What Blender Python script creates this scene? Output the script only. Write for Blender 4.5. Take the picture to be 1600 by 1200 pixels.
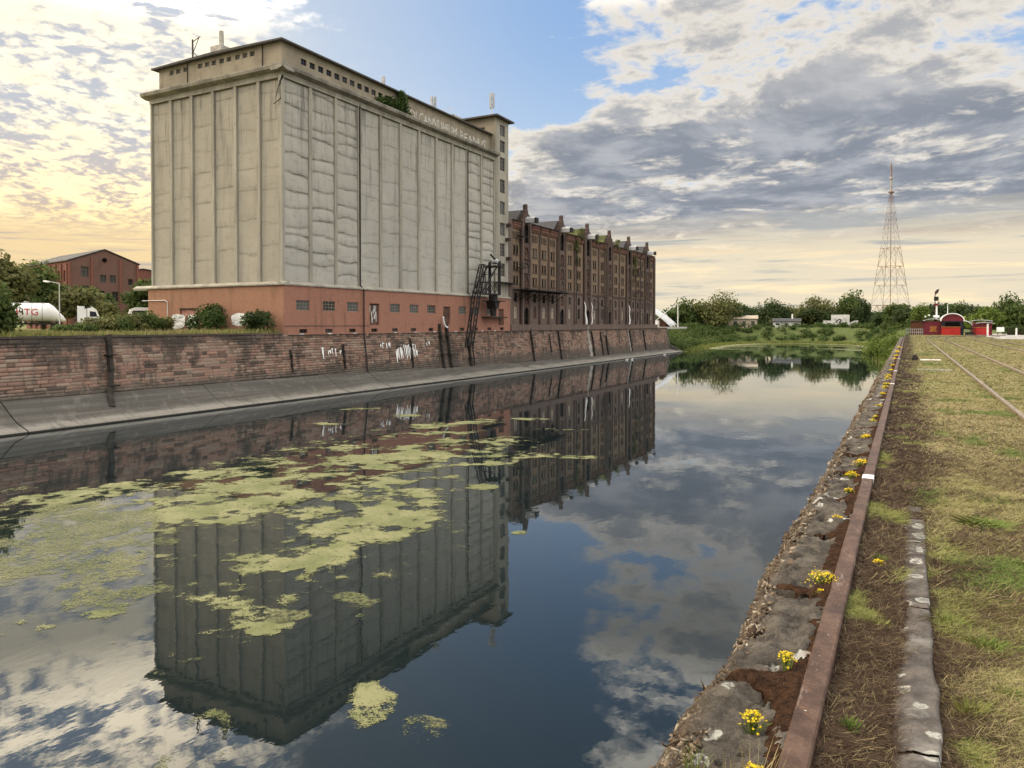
import bpy, math, random
import numpy as np
from mathutils import Vector, Matrix

for _o in list(bpy.data.objects):
    bpy.data.objects.remove(_o)
SC = bpy.context.scene
COL = SC.collection
R = math.radians

# ---------------------------------------------------------------- camera
EYE = 7.6                       # metres above the water
YAW, PITCH = 28.05, -0.9        # degrees left of the basin's axis / down
cam_data = bpy.data.cameras.new('camera')
cam = bpy.data.objects.new('camera', cam_data)
COL.objects.link(cam)
cam.location = (0, 0, EYE)
cam.rotation_euler = (R(90 + PITCH), 0, R(YAW))
cam_data.sensor_width = 36
cam_data.lens = 36 * 1160 / 1600
cam_data.shift_y = -(94 - 1160 * math.tan(R(-PITCH))) / 1600
cam_data.clip_start = 0.05
cam_data.clip_end = 9000
SC.camera = cam

# ---------------------------------------------------------------- light and exposure
SUN_AZ, SUN_EL = -100.0, 15.0   # azimuth clockwise from +Y, elevation
sun_data = bpy.data.lights.new('sun', 'SUN')
sun = bpy.data.objects.new('sun', sun_data)
COL.objects.link(sun)
sun.rotation_euler = (R(90 - SUN_EL), 0, R(-SUN_AZ + 180))
sun_data.energy = 1.5
sun_data.angle = R(24)
sun_data.color = (1.0, 0.85, 0.66)
SC.view_settings.view_transform = 'Standard'
SC.view_settings.look = 'None'
SC.view_settings.gamma = 1
SC.view_settings.exposure = 0.66
SC.view_settings.use_curve_mapping = False
SC.cycles.use_denoising = True
SC.cycles.max_bounces = 4
SC.cycles.transparent_max_bounces = 6
SC.cycles.sample_clamp_indirect = 4.0


# ---------------------------------------------------------------- node expressions
class E:
    """a socket of a node tree with arithmetic"""
    def __init__(s, nt, sock):
        s.nt, s.s = nt, sock

    def _b(s, op, o, rev=False):
        return mth(s.nt, op, o, s) if rev else mth(s.nt, op, s, o)
    def __add__(s, o): return s._b('ADD', o)
    def __radd__(s, o): return s._b('ADD', o)
    def __sub__(s, o): return s._b('SUBTRACT', o)
    def __rsub__(s, o): return s._b('SUBTRACT', o, True)
    def __mul__(s, o): return s._b('MULTIPLY', o)
    def __rmul__(s, o): return s._b('MULTIPLY', o)
    def __truediv__(s, o): return s._b('DIVIDE', o)
    def __rtruediv__(s, o): return s._b('DIVIDE', o, True)


def put(nt, sock, v):
    if isinstance(v, E):
        nt.links.new(v.s, sock)
    elif isinstance(v, (tuple, list)) and len(v) == 3 and len(sock.default_value) == 4:
        sock.default_value = (*v, 1)
    else:
        sock.default_value = v


def mth(nt, op, *a, clamp=False):
    n = nt.nodes.new('ShaderNodeMath')
    n.operation = op
    n.use_clamp = clamp
    for i, v in enumerate(a):
        put(nt, n.inputs[i], v)
    return E(nt, n.outputs[0])


def step(x, a, b, lo=0.0, hi=1.0):
    """smoothstep of x from a to b"""
    nt = x.nt
    n = nt.nodes.new('ShaderNodeMapRange')
    n.interpolation_type = 'SMOOTHSTEP'
    n.inputs['From Min'].default_value = min(a, b) if not isinstance(a, E) else 0
    n.inputs['From Max'].default_value = max(a, b) if not isinstance(b, E) else 1
    put(nt, n.inputs['Value'], x)
    n.inputs['To Min'].default_value = lo if a < b else hi
    n.inputs['To Max'].default_value = hi if a < b else lo
    return E(nt, n.outputs[0])


def mix(nt, f, a, b, kind='RGBA', blend='MIX'):
    n = nt.nodes.new('ShaderNodeMix')
    n.data_type = 'RGBA'
    n.blend_type = blend
    n.clamp_factor = True
    put(nt, n.inputs[0], f)
    put(nt, n.inputs[6], a)
    put(nt, n.inputs[7], b)
    return E(nt, n.outputs[2])


def vec(nt, x, y, z):
    n = nt.nodes.new('ShaderNodeCombineXYZ')
    for i, v in enumerate((x, y, z)):
        put(nt, n.inputs[i], v)
    return E(nt, n.outputs[0])


def sep(v):
    n = v.nt.nodes.new('ShaderNodeSeparateXYZ')
    v.nt.links.new(v.s, n.inputs[0])
    return [E(v.nt, o) for o in n.outputs]


def mapv(v, scale=(1, 1, 1), loc=(0, 0, 0), rot=(0, 0, 0)):
    n = v.nt.nodes.new('ShaderNodeMapping')
    v.nt.links.new(v.s, n.inputs['Vector'])
    n.inputs['Scale'].default_value = scale
    n.inputs['Location'].default_value = loc
    n.inputs['Rotation'].default_value = rot
    return E(v.nt, n.outputs[0])


def noise(v, scale=1.0, detail=4, rough=0.55, dist=0.0, out=0, lac=2.0):
    n = v.nt.nodes.new('ShaderNodeTexNoise')
    v.nt.links.new(v.s, n.inputs['Vector'])
    n.inputs['Scale'].default_value = scale
    n.inputs['Detail'].default_value = detail
    n.inputs['Roughness'].default_value = rough
    n.inputs['Distortion'].default_value = dist
    n.inputs['Lacunarity'].default_value = lac
    return E(v.nt, n.outputs[out])


def voro(v, scale=1.0, feat='F1', out='Distance', rnd=1.0):
    n = v.nt.nodes.new('ShaderNodeTexVoronoi')
    n.feature = feat
    v.nt.links.new(v.s, n.inputs['Vector'])
    n.inputs['Scale'].default_value = scale
    n.inputs['Randomness'].default_value = rnd
    return E(v.nt, n.outputs[out])


def ramp(f, *stops):
    n = f.nt.nodes.new('ShaderNodeValToRGB')
    f.nt.links.new(f.s, n.inputs[0])
    el = n.color_ramp.elements
    while len(el) < len(stops):
        el.new(0.5)
    for e, (p, c) in zip(el, stops):
        e.position = p
        e.color = (*c, 1)
    return E(f.nt, n.outputs[0])


# ---------------------------------------------------------------- sky
def build_world():
    w = bpy.data.worlds.new('World')
    SC.world = w
    w.use_nodes = True
    nt = w.node_tree
    nt.nodes.clear()
    out = nt.nodes.new('ShaderNodeOutputWorld')
    bg = nt.nodes.new('ShaderNodeBackground')
    nt.links.new(bg.outputs[0], out.inputs[0])
    bg.inputs['Strength'].default_value = 0.1
    sky = nt.nodes.new('ShaderNodeTexSky')
    sky.sky_type = 'NISHITA'
    sky.sun_disc = False
    sky.sun_elevation = R(SUN_EL)
    sky.sun_rotation = R(SUN_AZ)
    sky.air_density = 1.0
    sky.dust_density = 1.2
    sky.ozone_density = 2.0
    clear = E(nt, sky.outputs[0])
    tc = nt.nodes.new('ShaderNodeTexCoord')
    d = E(nt, tc.outputs['Generated'])
    x, y, z = sep(d)
    zc = mth(nt, 'MAXIMUM', z, 0.0)
    el = mth(nt, 'ARCSINE', z) * (180 / math.pi)
    az = mth(nt, 'ARCTAN2', x, y) * (180 / math.pi)
    # the cloud deck: directions projected on a layer overhead
    k = zc + 0.13
    p = vec(nt, x / k, y / k, 0.0)
    warp = noise(p, 0.8, 3, 0.5, out=1)
    wx, wy, wz = sep(warp)
    px, py, pz = sep(p)
    pw = vec(nt, px + (wx - 0.5) * 0.5, py + (wy - 0.5) * 0.5, 0.0)
    big = noise(pw, 1.5, 7, 0.60)
    puff = noise(mapv(pw, (1, 1, 1), rot=(0, 0, 0.5)), 19.0, 4, 0.60, 0.2)
    mid = noise(mapv(pw, (1, 1, 1), (7, 3, 0)), 4.6, 6, 0.6)
    strk = noise(vec(nt, az * 0.045, el * 0.75, 0.0), 1.0, 6, 0.62, 0.4)
    # how near the sun's glow
    sd = (math.sin(R(-82)) * math.cos(R(11)), math.cos(R(-82)) * math.cos(R(11)), math.sin(R(11)))
    cs = x * sd[0] + y * sd[1] + z * sd[2]
    glow = step(cs, 0.62, 1.0)
    glow2 = step(cs, 0.52, 0.90)
    away = step(cs, -0.02, -0.55)            # clouds opposite the sun: front-lit, and brightened to light the silo walls
    left = step(az + (mid - 0.5) * 22.0 - step(el, 8, 0) * 6.0, -42, -49) * step(az, -200, -150)
    # field of altocumulus on the sun's side, cumulus bank ahead and round the rest
    hole = step(az, -56, -46) * step(az, -22, -33) * step(el, 8.5, 13) * step(el, 60, 40)
    hole2 = step(az, -50, -44) * step(az, -19, -27) * step(el, 12.5, 16.0) * step(el, 60, 40)
    hole = mth(nt, 'MAXIMUM', hole, hole2)
    dens_l = (puff - 0.5) * 2.0 + (mid - 0.5) * 1.5 + (big - 0.5) * 1.2 + 0.54 - step(el, 21, 27) * 0.16
    dens_r = (big - 0.5) * 1.7 + (mid - 0.5) * 1.6 + (puff - 0.5) * 0.45 + 0.64 + step(el, 18, 10) * 0.27 - step(el, 13, 18) * 0.20 + step(az, -19, -12) * step(az, 10, -2) * step(el, 11, 16) * step(el, 30, 24) * 0.27
    dens = dens_l * left + dens_r * (1.0 - left) - hole * 0.60
    alpha = step(dens, 0.32, 0.66)
    thick = step(dens, 0.50, 0.88)
    gray = noise(mapv(pw, (1, 1, 1), (3, 9, 0)), 3.4, 6, 0.62)
    lit = mix(nt, glow2, mix(nt, away, (0.58, 0.535, 0.465), (1.40, 1.36, 1.28)), (0.75, 0.66, 0.50))
    core = mix(nt, step(gray, 0.40, 0.66), (0.165, 0.185, 0.222), (0.30, 0.31, 0.335))
    core = mix(nt, step(el, 13, 18) * 0.40, core, (0.46, 0.445, 0.425))
    core = mix(nt, away, core, (0.78, 0.79, 0.80))
    core = mix(nt, glow2, core, mix(nt, step(puff, 0.40, 0.62), (0.50, 0.43, 0.36), (1.0, 0.80, 0.48)))
    high = step(el, 22, 29)  # sky above the view, brightened for more ambient light and brighter reflections
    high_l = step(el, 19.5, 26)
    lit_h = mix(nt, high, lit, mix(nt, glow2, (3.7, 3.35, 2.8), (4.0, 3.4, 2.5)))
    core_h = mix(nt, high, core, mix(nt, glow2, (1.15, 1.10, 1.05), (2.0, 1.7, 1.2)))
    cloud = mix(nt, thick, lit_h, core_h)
    # clear blue behind
    blue = mix(nt, step(el, 4, 24), (0.44, 0.52, 0.61), (0.205, 0.33, 0.55))
    blue = mix(nt, glow2 * 0.62, blue, (0.62, 0.60, 0.54))
    clear10 = nt.nodes.new('ShaderNodeVectorMath')
    clear10.operation = 'SCALE'
    nt.links.new(clear.s, clear10.inputs[0])
    clear10.inputs['Scale'].default_value = 0.1
    base = mix(nt, 0.78, E(nt, clear10.outputs[0]), blue)
    c = mix(nt, alpha, base, cloud)
    # backlit altocumulus on the sun's side
    pf = step(puff + (mid - 0.5) * 0.7 + (big - 0.5) * 0.4, 0.37, 0.61)
    lowl = step(el, 15, 6)
    gapc = mix(nt, lowl, (0.37, 0.385, 0.42), (0.42, 0.345, 0.285))
    brt = mix(nt, lowl, (0.82, 0.735, 0.565), (0.84, 0.645, 0.34))
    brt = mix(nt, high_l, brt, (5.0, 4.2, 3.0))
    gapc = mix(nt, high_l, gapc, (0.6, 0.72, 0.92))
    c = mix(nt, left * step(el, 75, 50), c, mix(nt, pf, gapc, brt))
    # hot veil round the hidden sun
    c = mix(nt, glow * step(mid, 0.46, 0.64) * step(el, 24, 13) * 0.6, c, (0.86, 0.74, 0.46))
    # pale streaky band over the horizon
    band = mix(nt, glow2, (0.545, 0.48, 0.36), (0.60, 0.46, 0.26))
    band = mix(nt, step(strk, 0.50, 0.66), band, mix(nt, glow2, (0.80, 0.62, 0.37), (0.86, 0.60, 0.25)))
    band = mix(nt, step(strk, 0.48, 0.36), band, mix(nt, glow2, (0.30, 0.305, 0.30), (0.34, 0.29, 0.27)))
    bmask = step(el + (strk - 0.5) * 9.0, 9.0, 4.8)
    c = mix(nt, bmask, c, band)
    c = mix(nt, step(el, 1.5, -1.0), c, (0.30, 0.28, 0.22))
    up = nt.nodes.new('ShaderNodeVectorMath')
    up.operation = 'SCALE'
    nt.links.new(c.s, up.inputs[0])
    up.inputs['Scale'].default_value = 10.0
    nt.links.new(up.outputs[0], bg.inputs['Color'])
    w.cycles.sampling_method = 'MANUAL'
    w.cycles.sample_map_resolution = 512


build_world()

# ---------------------------------------------------------------- materials
MATS = {}


def material(name, color=(.5, .5, .5), rough=.8, spec=.3, metal=0.0):
    """returns (material, tree, principled, world position, object random)"""
    m = bpy.data.materials.new(name)
    m.use_nodes = True
    nt = m.node_tree
    b = nt.nodes['Principled BSDF']
    b.inputs['Roughness'].default_value = rough
    b.inputs['Specular IOR Level'].default_value = spec
    b.inputs['Metallic'].default_value = metal
    put(nt, b.inputs['Base Color'], color)
    g = nt.nodes.new('ShaderNodeNewGeometry')
    MATS[name] = m
    return m, nt, b, E(nt, g.outputs['Position'])


def attr(nt, name, out='Fac'):
    n = nt.nodes.new('ShaderNodeAttribute')
    n.attribute_name = name
    return E(nt, n.outputs[out])


def oinfo(nt, out='Random'):
    n = nt.nodes.new('ShaderNodeObjectInfo')
    return E(nt, n.outputs[out])


def bump(nt, b, h, strength=.4, dist=.05):
    n = nt.nodes.new('ShaderNodeBump')
    n.inputs['Strength'].default_value = strength
    n.inputs['Distance'].default_value = dist
    put(nt, n.inputs['Height'], h)
    nt.links.new(n.outputs[0], b.inputs['Normal'])


def plain(name, color, rough=.7, spec=.3, metal=0.0, var=.25, scale=2.0):
    m, nt, b, p = material(name, color, rough, spec, metal)
    n = noise(p, scale, 6, .6)
    dark = tuple(c * (1 - var) for c in color)
    lite = tuple(min(1, c * (1 + var * .6)) for c in color)
    put(nt, b.inputs['Base Color'], mix(nt, step(n, .32, .68), dark, lite))
    return m


# ---------------------------------------------------------------- numpy noise
def _h(ix, iy, s):
    v = (ix.astype(np.int64) * 374761393 + iy.astype(np.int64) * 668265263 + s * 974711) & 0xffffffff
    v = ((v ^ (v >> 13)) * 1274126177) & 0xffffffff
    return ((v ^ (v >> 16)) & 0xffff) / 65535.0


def vn(x, y, s=0):
    x, y = np.broadcast_arrays(np.asarray(x, float), np.asarray(y, float))
    ix, iy = np.floor(x), np.floor(y)
    fx, fy = x - ix, y - iy
    fx, fy = fx * fx * (3 - 2 * fx), fy * fy * (3 - 2 * fy)
    a, b = _h(ix, iy, s), _h(ix + 1, iy, s)
    c, d = _h(ix, iy + 1, s), _h(ix + 1, iy + 1, s)
    return (a * (1 - fx) + b * fx) * (1 - fy) + (c * (1 - fx) + d * fx) * fy


def fbm(x, y, o=4, s=0, g=.5):
    t, a, n = 0, 1, 0
    for i in range(o):
        t = t + a * vn(x * 2 ** i + 17 * i, y * 2 ** i - 9 * i, s + i)
        n += a
        a *= g
    return t / n


# ---------------------------------------------------------------- objects
ORIG = {}


def tag(o, label=None, cat=None, group=None, kind=None):
    if label: o['label'] = label
    if cat: o['category'] = cat
    if group: o['group'] = group
    if kind: o['kind'] = kind
    return o


def thing(name, loc, label, cat, group=None, rz=0):
    o = bpy.data.objects.new(name, None)
    o.empty_display_size = .3
    COL.objects.link(o)
    o.location = loc
    o.rotation_euler = (0, 0, rz)
    ORIG[o.name] = Vector(loc) if rz == 0 else Vector((0, 0, 0))
    return tag(o, label, cat, group)


def link(o, parent=None):
    COL.objects.link(o)
    if parent is not None:
        o.parent = parent
    return o


def inst(name, mesh, parent=None, loc=(0, 0, 0), rot=(0, 0, 0), scale=(1, 1, 1)):
    o = bpy.data.objects.new(name, mesh)
    o.location, o.rotation_euler, o.scale = loc, rot, scale
    return link(o, parent)


def copy_tree(o, parent=None):
    c = o.copy()
    link(c, parent)
    for ch in list(o.children):
        copy_tree(ch, c)
    return c


def origin(parent):
    while parent is not None and parent.name not in ORIG:
        parent = parent.parent
    return ORIG[parent.name] if parent is not None else Vector((0, 0, 0))


class MB:
    """collects geometry for one mesh"""
    def __init__(s):
        s.v, s.f, s.m, s.cur = [], [], [], 0

    def add(s, vs, fs):
        n = len(s.v)
        s.v += [tuple(v) for v in vs]
        s.f += [tuple(i + n for i in f) for f in fs]
        s.m += [s.cur] * len(fs)
        return s

    def quad(s, a, b, c, d):
        return s.add((a, b, c, d), ((0, 1, 2, 3),))

    def box(s, x0, y0, z0, x1, y1, z1):
        x0, x1 = min(x0, x1), max(x0, x1)
        y0, y1 = min(y0, y1), max(y0, y1)
        z0, z1 = min(z0, z1), max(z0, z1)
        return s.add([(x0, y0, z0), (x1, y0, z0), (x1, y1, z0), (x0, y1, z0), (x0, y0, z1), (x1, y0, z1), (x1, y1, z1), (x0, y1, z1)],
                     [(0, 3, 2, 1), (4, 5, 6, 7), (0, 1, 5, 4), (1, 2, 6, 5), (2, 3, 7, 6), (3, 0, 4, 7)])

    def beam(s, p, q, w, h=None):
        h = h or w
        p, q = Vector(p), Vector(q)
        d = (q - p).normalized()
        up = Vector((0, 0, 1)) if abs(d.z) < .95 else Vector((0, 1, 0))
        a = d.cross(up).normalized() * (w / 2)
        b = a.cross(d).normalized() * (h / 2)
        vs = [p - a - b, p + a - b, p + a + b, p - a + b, q - a - b, q + a - b, q + a + b, q - a + b]
        return s.add(vs, [(0, 3, 2, 1), (4, 5, 6, 7), (0, 1, 5, 4), (1, 2, 6, 5), (2, 3, 7, 6), (3, 0, 4, 7)])

    def cyl(s, p, q, r0, r1=None, n=8, caps=True):
        r1 = r0 if r1 is None else r1
        p, q = Vector(p), Vector(q)
        d = (q - p).normalized()
        up = Vector((0, 0, 1)) if abs(d.z) < .95 else Vector((1, 0, 0))
        a = d.cross(up).normalized()
        b = d.cross(a).normalized()
        vs = []
        for c, r in ((p, r0), (q, r1)):
            for i in range(n):
                t = 2 * math.pi * i / n
                vs.append(c + a * (r * math.cos(t)) + b * (r * math.sin(t)))
        fs = [(i, (i + 1) % n, n + (i + 1) % n, n + i) for i in range(n)]
        if caps:
            fs += [tuple(range(n))[::-1], tuple(range(n, 2 * n))]
        return s.add(vs, fs)

    def tube(s, pts, radii, n=7):
        for i in range(len(pts) - 1):
            s.cyl(pts[i], pts[i + 1], radii[i], radii[i + 1], n, caps=(i in (0, len(pts) - 2)))
        return s

    def prism(s, poly, axis, a, b):
        """extrude a 2D polygon along an axis: 'x' takes (y,z), 'y' takes (x,z), 'z' takes (x,y)"""
        def pt(u, w, t):
            return {'x': (t, u, w), 'y': (u, t, w), 'z': (u, w, t)}[axis]
        n = len(poly)
        vs = [pt(u, w, a) for u, w in poly] + [pt(u, w, b) for u, w in poly]
        fs = [(i, (i + 1) % n, n + (i + 1) % n, n + i) for i in range(n)]
        fs += [tuple(range(n))[::-1], tuple(range(n, 2 * n))]
        return s.add(vs, fs)

    def mesh(s, name, mats, off=(0, 0, 0), smooth=False):
        me = bpy.data.meshes.new(name)
        off = Vector(off)
        me.from_pydata([tuple(Vector(v) - off) for v in s.v], [], s.f)
        for m in (mats if isinstance(mats, (list, tuple)) else [mats]):
            me.materials.append(MATS[m])
        if any(s.m):
            me.polygons.foreach_set('material_index', s.m)
        if smooth:
            me.polygons.foreach_set('use_smooth', [True] * len(me.polygons))
        import bmesh
        bm = bmesh.new()
        bm.from_mesh(me)
        bmesh.ops.recalc_face_normals(bm, faces=bm.faces)
        bm.to_mesh(me)
        bm.free()
        return me

    def build(s, name, mats, parent=None, smooth=False, local=False):
        off = (0, 0, 0) if local or parent is None else origin(parent)
        o = bpy.data.objects.new(name, s.mesh(name, mats, off, smooth))
        return link(o, parent)


def np_mesh(name, verts, faces, mat, smooth=False, attrs=None):
    """fast mesh: verts (n,3), faces (m,k) all of one size"""
    verts = np.asarray(verts, np.float32)
    faces = np.asarray(faces, np.int32)
    me = bpy.data.meshes.new(name)
    m, k = faces.shape
    me.vertices.add(len(verts))
    me.vertices.foreach_set('co', verts.ravel())
    me.loops.add(m * k)
    me.loops.foreach_set('vertex_index', faces.ravel())
    me.polygons.add(m)
    me.polygons.foreach_set('loop_start', np.arange(0, m * k, k, dtype=np.int32))
    me.polygons.foreach_set('loop_total', np.full(m, k, np.int32))
    if smooth:
        me.polygons.foreach_set('use_smooth', np.ones(m, bool))
    me.materials.append(MATS[mat])
    for a, (dom, val) in (attrs or {}).items():
        at = me.attributes.new(a, 'FLOAT', dom)
        at.data.foreach_set('value', np.asarray(val, np.float32))
    me.update(calc_edges=True)
    return me


def grid_mesh(name, P, mat, smooth=True, attrs=None):
    """P (r,c,3) -> quads"""
    r, c = P.shape[:2]
    i = np.arange(r * c).reshape(r, c)
    f = np.stack([i[:-1, :-1], i[:-1, 1:], i[1:, 1:], i[1:, :-1]], -1).reshape(-1, 4)
    return np_mesh(name, P.reshape(-1, 3), f, mat, smooth, attrs)


def wall_cells(mb, u0, u1, z0, z1, holes, place, depth, arch=None):
    """a wall sheet in (u,z) with rectangular holes and their reveals; place(u,z,d) -> point, d = depth behind the face
    arch: holes get cut corners at the head (pointed / round) of that height"""
    us = sorted({u0, u1, *[h[0] for h in holes], *[h[1] for h in holes]})
    zs = sorted({z0, z1, *[h[2] for h in holes], *[h[3] for h in holes]})
    us = [u for u in us if u0 <= u <= u1]
    zs = [z for z in zs if z0 <= z <= z1]
    for i in range(len(us) - 1):
        run = None
        for j in range(len(zs) - 1):
            cu, cz = (us[i] + us[i + 1]) / 2, (zs[j] + zs[j + 1]) / 2
            inside = any(h[0] < cu < h[1] and h[2] < cz < h[3] for h in holes)
            if not inside:
                mb.quad(place(us[i], zs[j], 0), place(us[i + 1], zs[j], 0), place(us[i + 1], zs[j + 1], 0), place(us[i], zs[j + 1], 0))
    for h in holes:
        a, b, c, d = h[:4]
        mb.quad(place(a, c, 0), place(a, d, 0), place(a, d, depth), place(a, c, depth))
        mb.quad(place(b, c, 0), place(b, c, depth), place(b, d, depth), place(b, d, 0))
        mb.quad(place(a, c, 0), place(a, c, depth), place(b, c, depth), place(b, c, 0))
        mb.quad(place(a, d, 0), place(b, d, 0), place(b, d, depth), place(a, d, depth))
        if arch:
            ah = min(arch, (d - c) * .4)
            w = (b - a) / 2
            for e, sgn in ((a, 1), (b, -1)):
                pts = [(e, d), (e, d - ah), (e + sgn * w * .30, d - ah * .42), (e + sgn * w * .98, d)]
                mb.add([place(u, z, -.003) for u, z in pts] + [place(u, z, depth * .5) for u, z in pts],
                       [(0, 1, 2, 3), (4, 5, 6, 7), (1, 2, 6, 5), (2, 3, 7, 6)])


def text_mesh(txt, size, mat, extrude=.01):
    cu = bpy.data.curves.new('lettering', 'FONT')
    cu.body = txt
    cu.size = size
    cu.extrude = extrude
    cu.resolution_u = 3
    o = bpy.data.objects.new('lettering', cu)
    COL.objects.link(o)
    dg = bpy.context.evaluated_depsgraph_get()
    me = bpy.data.meshes.new_from_object(o.evaluated_get(dg))
    bpy.data.objects.remove(o)
    me.materials.clear()
    me.materials.append(MATS[mat])
    return me


# ---------------------------------------------------------------- foliage
def leaf_cloud(rng, lobes, n, size, up=.35, shell=.55):
    """leaf quads spread through lobes [(cx,cy,cz,rx,ry,rz)]; returns verts, faces, tint"""
    L = np.array(lobes, float)
    vol = L[:, 3] * L[:, 4] * L[:, 5]
    idx = rng.choice(len(L), n, p=(vol ** .75) / (vol ** .75).sum())
    d = rng.normal(size=(n, 3))
    d /= np.linalg.norm(d, axis=1)[:, None]
    rad = (shell + (1 - shell) * rng.random(n)) * (1 + .22 * (vn(d[:, 0] * 3 + idx * 7.3, d[:, 2] * 3 + d[:, 1] * 2.1, 5) - .5) * 2)
    inner = rng.random(n) < .25
    rad = np.where(inner, rng.random(n) ** .5 * shell, rad)
    c = L[idx, :3] + d * rad[:, None] * L[idx, 3:]
    nrm = d * .8 + rng.normal(size=(n, 3)) * .55 + np.array([0, 0, up])
    nrm /= np.linalg.norm(nrm, axis=1)[:, None]
    t = np.cross(nrm, rng.normal(size=(n, 3)))
    t /= np.linalg.norm(t, axis=1)[:, None]
    bt = np.cross(nrm, t)
    s = size * (.55 + .9 * rng.random(n))[:, None]
    a = .62
    v = np.stack([c - t * s, c - bt * s * a, c + t * s, c + bt * s * a], 1)
    v += rng.normal(size=v.shape) * (s * .12)[:, None, :]
    f = np.arange(n * 4).reshape(n, 4)
    lob_t = rng.random(len(L))[idx]
    tint = np.clip(.45 * lob_t + .55 * rng.random(n), 0, 1)
    return v.reshape(-1, 3), f, tint


def crown_mesh(name, rng, lobes, n, size, mat, **kw):
    v, f, t = leaf_cloud(rng, lobes, n, size, **kw)
    return np_mesh(name, v, f, mat, attrs={'tint': ('FACE', t)})


def round_lobes(rng, w, h, base, n=14, lump=.42):
    """lobes of a roughly round crown w wide reaching from base to h"""
    out = []
    ch = h - base
    for i in range(n):
        t = rng.random()
        z = base + ch * (.18 + .70 * t)
        prof = math.sin(math.pi * min(max((t * .86 + .12), 0), 1)) ** .6
        ang = rng.random() * 2 * math.pi
        rr = w * .5 * prof * (.25 + .6 * rng.random())
        r = w * lump * (.35 + .45 * rng.random())
        out.append((math.cos(ang) * rr, math.sin(ang) * rr, z, r, r, r * (.6 + .3 * rng.random())))
    return out


def trunk_mesh(name, rng, h, r, mat, limbs=5, spread=2.0):
    mb = MB()
    lean = rng.normal(size=2) * .04 * h
    top = Vector((lean[0], lean[1], h))
    mid = Vector((lean[0] * .3, lean[1] * .3, h * .5))
    mb.tube([Vector((0, 0, -.3)), mid, top], [r, r * .7, r * .25])
    for i in range(limbs):
        t = .45 + .5 * rng.random()
        p = mid.lerp(top, (t - .45) * 1.8) if t > .5 else mid
        a = rng.random() * 6.28
        q = p + Vector((math.cos(a) * spread, math.sin(a) * spread, spread * (.6 + .6 * rng.random())))
        mb.tube([p, p.lerp(q, .5) + Vector((0, 0, .15 * spread)), q], [r * .42, r * .28, r * .1], 5)
    return mb.mesh(name, mat)

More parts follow.
